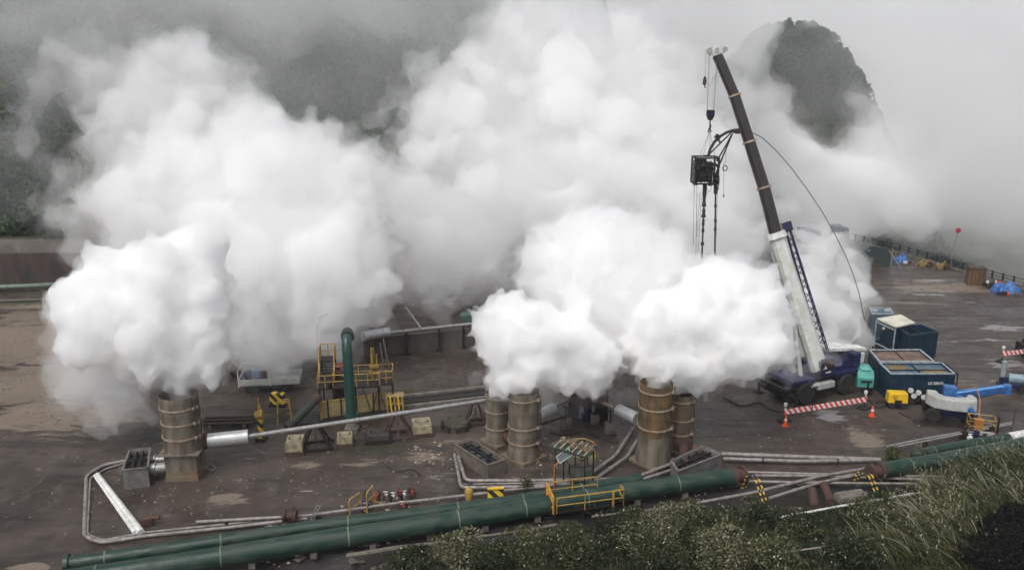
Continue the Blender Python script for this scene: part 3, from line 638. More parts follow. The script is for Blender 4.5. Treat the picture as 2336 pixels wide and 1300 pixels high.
# green riser with elbow
b0 = PG(803, 982); top = PD(792, 812, 1900/((975-141)*.966/24.9))
t = thing('riser_pipe', 'tall dark green riser pipe with an elbow bending back into the steam', 'pipe', (b0.x, b0.y, 0))
zt = 6.3; MB().tube([(0, 0, .3), (0, 0, 1.2)], .34, 20).build('lower_sleeve', M_steel, t); 
pts = [(0, 0, 1.2), (-.05, .1, zt - .8)] + [tuple(p) for p in arc((-.08, .12, zt - .6), (-.12, .3, zt + .6), (-.3, 1.6, zt + .35), 8)] + [(-.6, 3.6, zt - .6)]
MB().tube(pts[:8], .34, 20).build('riser', M_greend, t); MB().tube(pts[7:], .40, 20).build('elbow', mat('black_lagging', (.02, .024, .024), (.035, .035, .035), rough=.6), t)
MB().lathe((0, 0, 1.2), [(.46, -.08), (.46, .08)], 20).build('flange', M_greend, t)
MB().box((0, 0, .15), (.9, .9, .3)).build('foot', M_conc, t, smooth=False)
# lamp pole on the platform's left end
b0 = PG(716, 905, 0); t = thing('lamp_pole', 'thin bent pole carrying a small flat lamp above the platform stair', 'lamp', (b0.x, b0.y + 2.2, 0))
s_ = 30.3
MB().tube([(0, 0, 0), (0, 0, 5.0), (.35, 0, 5.45), (.5, 0, 5.6)], .035, 8).build('pole', M_steel, t)
MB().box((.55, 0, 5.8), (.75, .25, .12), M=Matrix.Rotation(R(-28), 3, 'Y')).build('lamp_head', M_steel, t, smooth=False)
# tan cellar panels
A = PG(733, 958); B = PG(880, 936); dv = (B-A).normalized(); L = (B-A).length
t = thing('cellar_fence', 'row of weathered tan panels around the well cellar below the platform', 'fence', (A.x, A.y, 0), math.atan2(dv.y, dv.x))
x = 0; k = 0
for wd in (.5, .95, 1.1, 1.25, 1.05):
    MB().box((x + wd/2, 0, .75), (wd - .08, .07, 1.2)).build('panel', M_tan, t, smooth=False); MB().beam((x, -.06, 0), (x, -.06, 1.5), .09).build('post', M_dark if k else M_yel, t, smooth=False); x += wd; k += 1
g = MB(); g.beam((0, -.03, 1.4), (x, -.03, 1.4), .08); g.build('top_rail', M_yel, t, smooth=False)
c = PG(903, 942); t = thing('slatted_crate', 'bright yellow slatted frame at the right end of the tan panels', 'crate', (c.x, c.y, 0), R(10))
g = MB(); g.box((0, .4, .72), (1.25, .9, .1)); g.box((0, .4, 1.28), (1.25, .9, .06)); g.build('shelves', M_tan, t, smooth=False)
for i in range(5):
    xx = -.56 + i*.28; MB().beam((xx, -.08, .05), (xx - .1, -.02, 1.35), .11, .06).build('slat', M_yel2 if i % 2 else M_yel, t, smooth=False)
MB().beam((-.6, .85, .05), (-.6, .85, 1.3), .1).build('leg', M_yel, t, smooth=False); MB().beam((.6, .85, .05), (.6, .85, 1.3), .1).build('leg', M_yel, t, smooth=False)
# angled dark pipe
A = PG(655, 975, .5); B = PG(716, 915, 1.7); t = thing('slanting_pipe', 'dark green pipe slanting up to the left end of the platform', 'pipe', (A.x, A.y, 0))
MB().tube([A, B], .33, 16).build('pipe_run', mat('dull_olive_pipe', (.035, .045, .03), (.025, .028, .02), rough=.6), t, world=True)
u = (B-A).normalized(); MB().tube([B, B + u*.5], .36, 16).build('rusty_end', M_rust, t, world=True)
# dark cellar trench
A, B = PG(600, 958), PG(780, 958); mb = MB(); mb.prism([PG(655, 972), PG(905, 948), PG(915, 935), PG(690, 948)], .06); solo(mb, 'cellar_cover', M_dark, 'black steel plates covering the well cellar', 'cover', PG(700, 965), smooth=False)
# striped block
c = PG(634, 925); t = thing('striped_barrier', 'squat yellow and black striped block by the white flatbed', 'barrier', (c.x, c.y, 0), R(-10)); MB().box((0, 0, .6), (1.05, .5, .9)).build('body', M_ye_bk, t, bevel=.05, smooth=False)
MB().box((0, 0, .08), (1.2, .7, .16)).build('foot', M_dark, t, smooth=False)
# white flatbed
c = PG(575, 900); t = thing('flatbed_trailer', 'white dropside flatbed loaded with blue drums, its right half in steam', 'trailer', (c.x + 1.2, c.y + 1.2, 0), R(7))
g = MB(); g.box((0, 0, .75), (4.6, 1.9, .14)); g.box((0, -.95, 1.0), (4.6, .06, .42)); g.box((-2.3, 0, 1.0), (.06, 1.9, .42)); g.box((2.3, 0, 1.0), (.06, 1.9, .42)); g.box((0, .95, 1.0), (4.6, .06, .42)); g.build('dropside_bed', M_lgrey, t, smooth=False)
g = MB(); g.beam((-2.3, -.95, .6), (-2.3, -.95, 1.9), .06); g.beam((.1, -.98, .6), (.1, -.98, 2.2), .06); g.tube([(-2.3, -.95, 1.9), (-2.3, .95, 1.9), (0, .95, 1.9)], .03, 6); g.build('stakes', M_white, t, smooth=False)
for x in (-1.2, 1.2):
    for y in (-.8, .8): MB().lathe((x, y, .4), [(.1, -.12), (.4, -.12), (.4, .12), (.1, .12)], 20, 'Y').build('wheel', M_rub, t)
for i, (dx, dy, m_) in enumerate(((-1.7, -.2, M_navy), (-1.1, .1, M_tarp), (-.5, -.3, M_rust))):
    mb = MB(); p = c + V3(1.2 + dx, 1.2 + dy, .83); mb.lathe(p, [(.3, 0), (.3, .28), (.31, .3), (.3, .32), (.3, .7), (.26, .72)], 18); solo(mb, 'drum', m_, ('navy drum nearest the left stake of the flatbed', 'bright blue drum in the middle of the flatbed load', 'rusty drum on the right of the flatbed load')[i], 'drum', p, 'drums on the flatbed')
# equipment behind in the steam
c = PG(585, 858); t = thing('pump_skid', 'dark brown pump skid standing behind the flatbed in the steam', 'pump skid', (c.x, c.y + .8, 0), R(5))
g = MB(); g.box((0, 0, .25), (4.2, 1.6, .3)); g.build('skid', M_dark, t, smooth=False)
g = MB(); g.box((-.9, 0, 1.1), (1.5, 1.2, 1.4), taper=(.9, .9)); g.box((1.2, .1, .9), (1.2, 1.2, 1.0)); g.build('engine', M_brown, t, bevel=.04, smooth=False)
g = MB(); g.lathe((.3, 0, .9), [(.45, -.6), (.5, -.5), (.5, .5), (.45, .6)], 18, 'X'); g.tube([(-.6, 0, 1.8), (-.6, 0, 2.6)], .08, 8); g.build('pump', M_rust, t)
c = PG(510, 985); t = thing('pipe_rack', 'low dark brown pipe bundle on the ground behind the insulated cylinder', 'pipe rack', (c.x, c.y + .8, 0), R(4))
g = MB()
for i in range(5): g.tube([(-1.7, i*.25, .3 + (i % 2)*.15), (1.8, i*.25, .3 + (i % 2)*.15)], .1, 8)
g.build('pipes', M_brown, t); g = MB(); g.box((-1.2, .5, .1), (.2, 1.4, .2)); g.box((1.2, .5, .1), (.2, 1.4, .2)); g.build('bearers', M_wood, t, smooth=False)
for y, zz, lab in ((897, 0, 'far'), (921, 0, 'near')):
    A, B = PG(915, y + 8, .12), PG(1105, y - 14, .12); mb = MB(); mb.beam(A, B, .3, .24); solo(mb, 'trench_kerb', M_conc, lab + ' mossy kerb of the dark trench behind the silver pipe', 'kerb', A, smooth=False)
mb = MB(); mb.prism([PG(880, 926, .02), PG(1105, 900, .02), PG(1105, 886, .02), PG(880, 908, .02)], .03); solo(mb, 'trench_grating', M_dark, 'black grating over the trench behind the silver pipe', 'grating', PG(990, 905), smooth=False)

# ------------------------------------------------------------------ valve tree between the stack pairs
c = PG(1340, 955); t = thing('wellhead_tree', 'dark wellhead valve tree in the steam between the two stack pairs', 'wellhead', (c.x, c.y, 0))
g = MB(); g.lathe((0, 0, 0), [(.5, 0), (.5, .5), (.3, .55), (.3, 1.1), (.45, 1.15), (.45, 1.35), (.25, 1.4), (.25, 2.2), (.4, 2.25), (.4, 2.4), (.15, 2.5), (.15, 2.9)], 18); g.build('spool', M_navy, t)
g = MB(); g.lathe((0, 0, 2.0), [(.28, -1.0), (.28, -.9), (.16, -.85), (.16, .85), (.28, .9), (.28, 1.0)], 14, 'X'); g.lathe((0, 0, 1.25), [(.2, -.7), (.2, .7)], 14, 'Y'); g.build('cross_valves', M_rust, t)
MB().box((1.0, .2, .95), (.9, .9, 1.9)).build('valve_housing', M_dark, t, bevel=.05, smooth=False); MB().box((-1.0, .4, .7), (.8, .8, 1.4)).build('valve_housing', M_dark, t, bevel=.05, smooth=False)
for sx in (-.9, .9):
    g = MB(); g.tube([(sx, math.cos(a)*.3, 2 + math.sin(a)*.3) for a in [i*PI/6 for i in range(13)]], .035, 6); g.build('hand_wheel', M_yel, t)
def hood(px, py, z, sx, lab):
    p = PG(px, py, z); mb = MB(); mb.lathe(p, [(.75, -.35), (.7, .0), (.55, .22), (.2, .36), (0.02, .38)], 20); return solo(mb, 'rusty_hood', M_brown, lab, 'hood', p, 'brown hoods over the wellhead')
hood(1322, 902, 2.6, 1, 'left brown domed hood above the wellhead tree'); hood(1362, 897, 2.6, 1, 'right brown domed hood above the wellhead tree')
pipe([(1300, 912, 2.1), (1262, 926, 2.1)], .13, M_thin, 'sloping pipe from the wellhead tree to the left white drum', 2.1, joints=True)
pipe([(1362, 912, 2.1), (1400, 930, 2.1)], .13, M_ring, 'sloping pipe from the wellhead tree to the right white drum', 2.1, joints=True)
pipe([(1262, 931, 1.9), (1226, 950, 1.9)], .40, M_alu, 'left white insulated drum feeding the middle stacks', name='insulated_pipe', joints=False, n=22)
pipe([(1411, 935, 2.0), (1454, 955, 2.0)], .42, M_alu, 'right white insulated drum feeding the ochre stack', name='insulated_pipe', joints=False, n=22)
pipe([(1225, 970, .8), (1262, 958, .8), (1300, 945, .8)], .09, M_rust, 'rusty pipe below the left white drum', .8)
for px, py, w_, lab in ((1291, 980, .75, 'grey concrete support block below the wellhead, left one'), (1393, 990, .75, 'grey concrete support block below the right white drum'), (1358, 970, .6, 'small pale support block in front of the wellhead tree')):
    c = PG(px, py); t = thing('support_block', lab, 'block', (c.x, c.y + .3, 0)); MB().box((0, 0, .33), (w_, w_*.9, .66)).build('block_body', M_conc, t, bevel=.04, smooth=False)
    g = MB(); g.beam((0, 0, .66), (0, 0, 1.6), .1); g.box((0, 0, 1.62), (.5, .2, .08)); g.build('prop', M_dark, t, smooth=False)

# ------------------------------------------------------------------ green canopy, small platform, solar pole, walkway
zc = 3.0; P = [PG(1258, 1019, zc), PG(1340, 1044, zc - .1), PG(1364, 1018, zc), PG(1282, 997, zc + .1)]
base = PG(1322, 1112); t = thing('canopy_roof', 'tilted green canopy roof with rusty strips above the small valve platform', 'canopy', (base.x, base.y + .3, 0))
g = MB(); g.prism(P, -.07); g.build('roof_sheet', M_green, t, world=True, smooth=False)
for i in range(6):
    u = .08 + i*.165; a = P[0].lerp(P[1], u); b = P[3].lerp(P[2], u); MB().beam(a + V3(0, 0, .05), b + V3(0, 0, .05), .09, .08).build('roof_strip', M_ring if i % 2 else M_concl, t, world=True, smooth=False)
g = MB()
rr = random.Random(4)
for i in range(46):
    u, v = rr.uniform(.03, .95), rr.uniform(.35, .97); p = P[0].lerp(P[1], u).lerp(P[3].lerp(P[2], u), v); g.box(p + V3(0, 0, .06), (rr.uniform(.1, .4), rr.uniform(.08, .25), rr.uniform(.04, .12)), rr.uniform(0, 3))
g.build('rust_debris', mat('olive_rust_debris', (.16, .12, .06), (.07, .05, .045), rough=.9, scale=6), t, world=True, smooth=False)
for p in P:
    q = p.lerp(sum(P, V3(0, 0, 0))/4, .18); MB().beam((q.x, q.y, 0), (q.x, q.y, q.z - .1), .08).build('leg', M_dark, t, world=True, smooth=False)
c = PG(1325, 1105); t = thing('valve_platform', 'small yellow railed octagonal platform around a grey valve under the canopy', 'platform', (c.x, c.y + .9, 0))
MB().lathe((0, 0, 1.15), [(.95, 0), (.95, .1)], 8).build('deck', M_conc, t, smooth=False)
oct_ = [(.95*math.cos(a), .95*math.sin(a), 1.25) for a in [PI/8 + i*PI/4 for i in range(9)]]
rail(MB(), oct_[:8], .95, .035, step=2).build('railing', M_yel, t)
MB().lathe((.1, -.2, 0), [(.55, 0), (.55, .35), (.7, .45), (.7, .95), (.5, 1.15)], 20).build('valve_body', mat('grey_green_valve', (.17, .19, .15), (.11, .12, .09), rough=.5), t)
MB().lathe((.1, -.2, 1.15), [(.12, 0), (.12, .9), (.2, .95), (.2, 1.3)], 12).build('spindle', M_rust, t)
for sx in (-.6, .6): MB().beam((sx, .5, 0), (sx, .5, 1.15), .1).build('leg', M_dark, t, smooth=False)
for i in range(7): MB().box((0, 1.0 + .02*i, .15 + i*.17), (.5, .12, .03)).build('ladder_rung', M_yel, t, smooth=False)
c = PG(1264, 1132); t = thing('solar_lamp_pole', 'orange pole with a tilted framed solar panel beside the canopy', 'pole', (c.x, c.y, 0))
MB().tube([(0, 0, 0), (0, 0, 2.0), (.25, 0, 2.25), (.5, 0, 2.35)], .045, 8).build('pole', M_opole, t)
Q = Matrix.Rotation(R(-36), 3, 'Z') @ Matrix.Rotation(R(0), 3, 'Y') @ Matrix.Rotation(R(35), 3, 'X')
Q = Matrix.Rotation(R(-38), 3, 'Y') @ Matrix.Rotation(R(48), 3, 'X')
MB().box((.55, 0, 2.65), (.85, .42, .05), M=Q).build('panel', M_solar, t, smooth=False)
g = MB()
for a, b in (((-.44, -.22), (.44, -.22)), ((.44, -.22), (.44, .22)), ((.44, .22), (-.44, .22)), ((-.44, .22), (-.44, -.22))):
    g.beam(Q @ V3(*a, 0) + V3(.55, 0, 2.65), Q @ V3(*b, 0) + V3(.55, 0, 2.65), .06)
g.build('panel_frame', mat('pale_green_frame', (.35, .48, .42), (.3, .4, .35), rough=.5), t, smooth=False)
# yellow walkway over the pipelines
A = PG(1262, 1192); B = PG(1398, 1174); dv = (B-A).normalized(); L = (B-A).length
t = thing('stile_walkway', 'yellow railed walkway stepping over the green pipelines below the canopy', 'walkway', (A.x, A.y, 0), math.atan2(dv.y, dv.x))
zz = 0.55
rail(MB(), [(.2, .0, zz), (L*.99, .0, zz)], .95, .032, step=1.7).build('front_rail', M_yel, t)
rail(MB(), [(0, 1.3, zz + .3), (L*.86, 1.3, zz + .3)], .95, .032, step=1.7).build('back_rail', M_yel, t)
rail(MB(), [(0, 0, zz), (0, 1.3, zz + .2)], 1.0, .055, step=.65, mids=(.3, .65)).build('left_gate', mat('orange_yellow_paint', (.55, .27, .03), (.42, .2, .03), rough=.5), t)
rail(MB(), [(L, -.05, zz), (L + .6, -.05, zz), (L + .6, .5, zz)], 1.0, .04, step=.6).build('right_gate', M_yel, t)
g = MB(); g.box((L/2, .65, zz - .05), (L, 1.1, .08)); g.build('deck', M_dark, t, smooth=False)
for x in (.1, L/2, L - .1): MB().beam((x, .1, 0), (x, .1, zz), .1).build('leg', M_dark, t, smooth=False)
# striped barrier, small yellow valve, hoops, signs
c = PG(1130, 1150); t = thing('striped_barrier', 'yellow and black striped board over the thin pipe beside the green pipelines', 'barrier', (c.x, c.y + .1, 0), R(8)); MB().box((0, 0, .62), (.9, .12, .62), M=Matrix.Rotation(R(-14), 3, 'X')).build('board', M_ye_bk, t, smooth=False)
MB().box((.02, .02, .97), (.95, .2, .07)).build('top_edge', M_yel2, t, smooth=False); MB().box((0, .05, .15), (.6, .1, .3)).build('foot', M_dark, t, smooth=False)
c = PG(1070, 1165); t = thing('hydrant', 'small ochre hydrant by the rear green pipeline left of the striped board', 'hydrant', (c.x, c.y + .2, 0)); MB().lathe((0, 0, 0), [(.2, 0), (.22, .9), (.25, 1.1), (.2, 1.3), (.06, 1.42)], 14).build('cap_body', M_yel, t); MB().tube([(-.25, 0, 1.0), (.25, 0, 1.0)], .06, 8).build('handle', M_yel, t)
for px, py, rz, lab in ((812, 1176, 60, 'left yellow hoop rail standing by the thin pipe'), (846, 1160, 75, 'right yellow hoop rail standing by the thin pipe')):
    c = PG(px, py); t = thing('hoop_rail', lab, 'rail', (c.x, c.y, 0), R(rz), 'yellow hoop rails by the thin pipe'); MB().tube([(-.5, 0, 0), (-.5, 0, 1.15), (-.4, 0, 1.25), (.4, 0, 1.25), (.5, 0, 1.15), (.5, 0, 0)], .045, 8).build('hoop', M_yel, t)
    MB().tube([(-.5, 0, .65), (.5, 0, .65)], .035, 6).build('crossbar', M_yel, t); MB().tube([(.5, 0, .2), (.35, -.6, .2)], .035, 6).build('brace', M_yel, t)
c = PG(836, 1160); t = thing('black_valve', 'black valve post between the two yellow hoop rails', 'valve', (c.x, c.y, 0)); MB().tube([(0, 0, 0), (0, 0, 1.1)], .08, 8).build('post', M_dark, t); MB().lathe((0, -.1, .35), [(.25, -.3), (.25, .3)], 14, 'X').build('body', M_navy, t)
c = PG(703, 1200); t = thing('lattice_frame', 'small leaning grey lattice frame above the green pipelines on the left', 'frame', (c.x, c.y, 0), R(10))
g = MB(); g.beam((0, 0, 0), (.55, .2, 1.2), .04); g.beam((.12, 0, 0), (.75, .2, 1.15), .04)
for i in range(5): g.beam(V3(0, 0, 0).lerp(V3(.55, .2, 1.2), .3 + i*.16), V3(.12, 0, 0).lerp(V3(.75, .2, 1.15), .3 + i*.16), .03)
g.build('frame_body', M_steel, t, smooth=False)
rr = random.Random(9)
for i, (px, py, lab) in enumerate(((878, 1140, 'smallest red-brown valve bundle, leftmost by the thin pipe'), (908, 1136, 'white-topped valve bundle on the yard by the thin pipe'), (938, 1134, 'red-brown valve bundle, rightmost by the thin pipe'), (925, 1165, 'red-white fittings just below the thin pipe'))):
    c = PG(px, py); t = thing('valve_bundle', lab, 'valves', (c.x, c.y, 0), 0, 'loose valve bundles by the thin pipe')
    for k in range(5):
        x, y = rr.uniform(-.5, .5), rr.uniform(-.3, .3); g = MB(); g.lathe((x, y, 0), [(.06, 0), (.06, .2), (.12, .22), (.12, .34), (.04, .36), (.04, .5)], 8); g.beam((x - .14, y, .5), (x + .14, y, .5), .04); g.build('valve', (M_rust, M_brown, M_red, M_dark, M_white)[(k + i) % 5], t)
c = PG(662, 1198); t = thing('rusty_junction', 'rusty cracked pipe junction on the rear green pipeline by the lattice frame', 'fitting', (c.x, c.y, 0)); MB().lathe((0, 0, .6), [(.2, -.4), (.36, -.35), (.36, -.2), (.22, -.15), (.22, .2), (.34, .25), (.34, .4)], 14, 'X').build('body', M_rust, t); MB().tube([(.1, -.2, 0), (.3, 0, 1.2)], .05, 6).build('stem', M_rust, t)
# banded hoops over the pipes on the right
for px, py, lab in ((1716, 1128, 'left yellow and black banded hoop over the thin pipes'), (1972, 1118, 'right yellow and black banded hoop by the rusty pipe end')):
    c = PG(px, py); t = thing('banded_hoop', lab, 'hoop', (c.x, c.y, 0), R(-62), 'yellow and black banded hoops')
    for dx in (0, .28): MB().tube([(-.85, dx, 0), (-.6, dx, .9), (-.35, dx, 1.15), (.2, dx, 1.0), (.85, dx, 0)], .05, 8).build('hoop', M_pole_st, t)
    MB().tube([(-.35, 0, 1.15), (-.35, .28, 1.15)], .05, 8).build('crossbar', M_pole_st, t)

# ------------------------------------------------------------------ crane
c0 = PG(1858, 900); crz = R(26)
t = thing('mobile_crane', 'navy rough-terrain crane with a raised cream and brown telescopic boom', 'crane', (c0.x, c0.y + .4, 0), crz)
def cbox(name, cc, d, m, bev=.06, taper=None, rz=0): return MB().box(cc, d, rz=rz, taper=taper).build(name, m, t, smooth=False, bevel=bev)
cbox('chassis', (-.2, 0, 1.15), (7.6, 1.9, .7), M_dark); cbox('front_fender', (-2.4, 0, 1.75), (2.2, 2.7, .35), M_navy); cbox('rear_fender', (2.0, 0, 1.72), (2.4, 2.7, .4), M_navy)
cbox('engine_hood', (2.6, .1, 2.2), (2.4, 2.0, .8), M_navy, taper=(.92, .9)); cbox('front_deck', (-3.6, 0, 1.35), (1.4, 2.6, .3), M_dark)
for x in (-2.2, 2.0):
    for y in (-1.2, 1.2):
        w_ = MB(); w_.lathe((x, y, .84), [(.44, -.3), (.78, -.32), (.84, -.24), (.84, .24), (.78, .32), (.44, .3)], 28, 'Y'); wh = w_.build('wheel', M_rub, t)
        MB().lathe((x, y - (.05 if y < 0 else -.05), .84), [(.12, -.22), (.40, -.2), (.42, -.24), (.42, .24), (.40, .2), (.12, .22)], 20, 'Y').build('rim', M_dark, wh)
for x in (-3.7, 3.7):
    g = MB(); g.box((x, 0, .75), (.4, 3.6, .35)); g.box((x, -1.95, .45), (.16, .16, .9)); g.box((x, 1.95, .45), (.16, .16, .9)); g.box((x, -1.95, .04), (.6, .6, .08)); g.box((x, 1.95, .04), (.6, .6, .08)); g.build('outrigger', M_dark, t, smooth=False)
cbox('tool_box', (-.3, -1.35, 1.2), (1.7, .5, .5), M_lgrey); cbox('side_step', (-1.4, -1.35, 1.35), (.9, .4, .12), M_lgrey, .02)
MB().lathe((.1, 0, 1.5), [(.9, 0), (.9, .3)], 24).build('slew_ring', M_dark, t)
cbox('superstructure', (.5, .15, 2.25), (3.0, 1.9, .9), M_navy, .08, (.9, .95)); cbox('winch_housing', (2.2, .6, 2.7), (2.4, 1.1, .9), M_navy, .08)
cbox('counterweight', (3.3, .15, 2.5), (.8, 2.4, 1.1), M_navy, .1)
cb = cbox('operator_cab', (-.2, -1.0, 2.55), (1.6, .95, 1.5), M_navy, .1, (.82, .9))
MB().box((-.2, -1.49, 2.85), (1.1, .03, .6)).build('cab_window', M_glass, cb, smooth=False); MB().box((-.98, -1.0, 2.8), (.03, .65, .7)).build('cab_window', M_glass, cb, smooth=False)
MB().box((1.2, -.86, 2.35), (1.3, .05, .22)).build('side_stripe', mat('lilac_stripe_paint', (.14, .14, .28), (.1, .1, .2), rough=.4), t, smooth=False)
MB().box((-.2, -1.5, 2.25), (.5, .03, .12)).build('white_mark', M_white, t, smooth=False)
# white folded plate (stowed jib end) pointing right
g = MB(); g.prism([V3(.9, -.1, 3.3), V3(5.1, -.3, 2.75), V3(5.1, .6, 2.75), V3(1.6, 1.7, 3.3)], .22); g.build('white_deck_plate', M_white, t, smooth=False)
cbox('white_end_box', (4.55, .2, 2.2), (.8, 1.0, .9), M_white); g = MB(); g.beam((1.8, 1.2, 3.2), (1.8, 1.2, 3.9), .08); rail(g, [(.6, 1.4, 3.1), (1.9, 1.7, 3.1)], .6, .03); g.build('deck_rail', M_lgrey, t, smooth=False)
rr = random.Random(2); g = MB()
for i in range(26):
    p = V3(rr.uniform(-3.2, 3.2), rr.uniform(-1.3, 1.2), rr.uniform(1.4, 2.7)); q = p + V3(rr.uniform(-.7, .7), rr.uniform(-.2, .2), rr.uniform(-.5, .4)); g.tube(arc(p, (p+q)/2 + V3(0, -.1, -.25), q, 5), .03, 5)
g.build('hydraulic_hoses', M_dark, t)
# boom
DB = 63.3
piv = PD(1868, 842, DB); tip = PD(1634, 118, DB - 1.0); mid = PD(1770, 536, DB - .4)
ax = (tip - piv).normalized(); side = V3(0, 1, 0).cross(ax).normalized(); dep = ax.cross(side)
def bsec(a, b, w0, w1, m, nm, dp=None):
    a = Vector(a); b = Vector(b); vs = []
    for p, w in ((a, w0), (b, w1)):
        dd = (dp or w)*.5
        for sx, sy in ((-.5, -.5), (-.32, -1), (.32, -1), (.5, -.5), (.5, .5), (.32, 1), (-.32, 1), (-.5, .5)): vs.append(p + side*w*sx + dep*dd*sy)
    return MB().add(vs, [tuple(range(8))[::-1], tuple(range(8, 16))] + [(i, (i+1) % 8, (i+1) % 8 + 8, i + 8) for i in range(8)]).build(nm, m, t, world=True, smooth=False)
bsec(piv, mid, 1.25, 1.1, M_cream, 'base_boom_section')
cuts = [(1770, 536), (1743, 430), (1710, 326), (1676, 221), (1637, 128)]; wd = [.86, .82, .78, .73]
for i in range(4):
    a = PD(*cuts[i], DB - .4 - i*.15); b = PD(*cuts[i+1], DB - .55 - i*.15); bsec(a, b + (b-a).normalized()*.03, wd[i], wd[i]*.98, M_boom, 'boom_section')
    if i: bsec(a, a + ax*.14, wd[i-1]*1.2, wd[i-1]*1.2, M_ring, 'boom_collar')
bsec(mid - ax*.25, mid + ax*.2, 1.5, 1.3, M_cream, 'boom_collar')
g = MB()
for sx in (-1,):
    for k in range(3): u = .35 + k*.2; p = piv.lerp(mid, u) + side*(.7*sx); g.beam(p, p + ax*1.6, .1)
g.build('boom_brackets', M_lgrey, t, world=True, smooth=False)
# luff cylinder
g = MB(); g.tube([piv + V3(-1.4, -.2, -.5), piv.lerp(mid, .42) + side*(-.55)], .18, 12); g.build('luffing_cylinder', M_lgrey, t, world=True)
# stowed lattice jib
ja, jb = PD(1881, 806, DB + .1), PD(1796, 520, DB - .2); jax = (jb-ja).normalized(); js = V3(0, 1, 0).cross(jax).normalized(); jd = jax.cross(js)
g = MB(); n_ = 18; Lj = (jb-ja).length
for sx in (-1, 1):
    for sy in (-1, 1): g.tube([ja + js*.28*sx + jd*.28*sy, jb + js*.16*sx + jd*.16*sy], .05, 6)
def jp(i, sx, sy): u = i/n_; w_ = .28*(1-u) + .16*u; return ja.lerp(jb, u) + js*w_*sx + jd*w_*sy
for i in range(n_):
    for A_, B_ in (((-1, -1), (1, -1)), ((1, 1), (-1, 1)), ((-1, 1), (-1, -1)), ((1, -1), (1, 1))):
        if i % 2: A_, B_ = B_, A_
        g.tube([jp(i, *A_), jp(i+1, *B_)], .03, 5, cap=False)
g.build('lattice_jib', M_navy, t, world=True); g = MB(); g.box(jb + jax*.1, (.7, .5, .7), M=Matrix((js, jd, jax)).transposed()); g.build('jib_head', M_navy, t, world=True, smooth=False)
# boom head with sheaves
hd = PD(1634, 118, DB - 1); g = MB(); g.prism([hd + V3(-.72, -.35, .05), hd + V3(-.55, -.35, .36), hd + V3(.5, -.35, .44), hd + V3(.72, -.35, .1), hd + V3(.35, -.35, -.35), hd + V3(-.4, -.35, -.3)], .7, V3(0, 1, 0)); g.build('boom_head', M_white, t, world=True, smooth=False)
for (dx, dz, r_) in ((-.6, .08, .19), (.55, .16, .2), (-.05, .12, .15)):
    MB().lathe(hd + V3(dx, -.38, dz), [(.1, -.05), (r_, -.06), (r_*.8, 0), (r_, .06), (.1, .05)], 20, 'Y').build('sheave', M_lgrey, t, world=True)
hb = PD(1621, 256, DB - 1)
g = MB()
for (dx, dy) in ((-.42, -.2), (-.25, .2), (.2, -.2), (.38, .2)): g.tube([hd + V3(dx - .2, dy, .1), hb + V3(dx*.75, dy, .15)], .016, 5)
g.build('hoist_ropes', M_steel, t, world=True)
h2 = PD(1608, 178, DB - 1); g = MB(); g.tube([hd + V3(-.78, 0, .1), h2 + V3(.02, 0, .1)], .014, 5); g.tube([hd + V3(-.68, .05, .1), h2 + V3(.1, 0, .9)], .014, 5); g.build('whip_rope', M_steel, t, world=True)
th = thing('small_hook', 'small rusty whip-line hook hanging left of the boom head', 'hook', h2); MB().lathe((0, 0, -.55), [(.05, 0), (.13, .08), (.15, .35), (.08, .6), (.03, .68)], 12).build('hook_weight', M_rust, th); MB().tube(arc((0, 0, -.5), (.02, 0, -.9), (.14, 0, -.62), 6), .03, 6).build('hook', M_rust, th)
th = thing('hook_block', 'blue-black hook block hanging from the crane ropes', 'hook block', hb); MB().prism([V3(-.27, -.15, .15), V3(.27, -.15, .15), V3(.3, -.15, -.2), V3(.13, -.15, -.6), V3(-.13, -.15, -.6), V3(-.3, -.15, -.2)], .3, V3(0, 1, 0)).build('block_body', M_dark, th, smooth=False)
MB().lathe((0, -.17, -.1), [(.05, -.02), (.2, -.02), (.2, .02), (.05, .02)], 18, 'Y').build('sheave', M_navy, th)
MB().tube([(0, 0, -.6), (0, 0, -.85)] + [tuple(p) for p in arc((0, 0, -.85), (.2, 0, -1.2), (-.1, 0, -1.25), 6)], .05, 8).build('hook', M_dark, th)
# injector
DI = DB - 1; ic = PD(1608, 388, DI); s_ = F/DI
t = thing('injector_head', 'black coiled-tubing injector with a curved gooseneck hanging from the crane slings', 'injector', ic)
def I(px, py, dy=0): return PD(px, py, DI) + V3(0, dy, 0)
g = MB(); w_ = 52/s_; h_ = 58/s_
for sx in (-.5, .5):
    for sy in (-.5, .5): g.beam(ic + V3(sx*w_, sy*1.3, -h_/2), ic + V3(sx*w_, sy*1.3, h_/2), .12)
for zz in (-.5, -.15, .2, .5):
    for sy in (-.5, .5): g.beam(ic + V3(-w_/2, sy*1.3, zz*h_), ic + V3(w_/2, sy*1.3, zz*h_), .11)
    for sx in (-.5, .5): g.beam(ic + V3(sx*w_, -.65, zz*h_), ic + V3(sx*w_, .65, zz*h_), .11)
g.build('cage', M_dark, t, world=True, smooth=False)
g = MB(); g.box(ic + V3(-.38, 0, .02), (.75, .95, h_*.88)); g.box(ic + V3(.22, -.05, -.1), (.55, .85, h_*.75)); g.box(ic + V3(-.82, 0, -.1), (.12, 1.0, h_*.8)); g.build('drive_housing', mat('blue_black_paint', (.02, .028, .035), (.012, .014, .018), rough=.4), t, world=True, smooth=False, bevel=.03)
rr = random.Random(5); g = MB()
for i in range(22): p = ic + V3(rr.uniform(-.8, .9), rr.uniform(-.75, -.5), rr.uniform(-1, .95)); g.lathe(p, [(.05, -.1), (.13, -.08), (.13, .08), (.05, .1)], 8, 'XYZ'[i % 3])
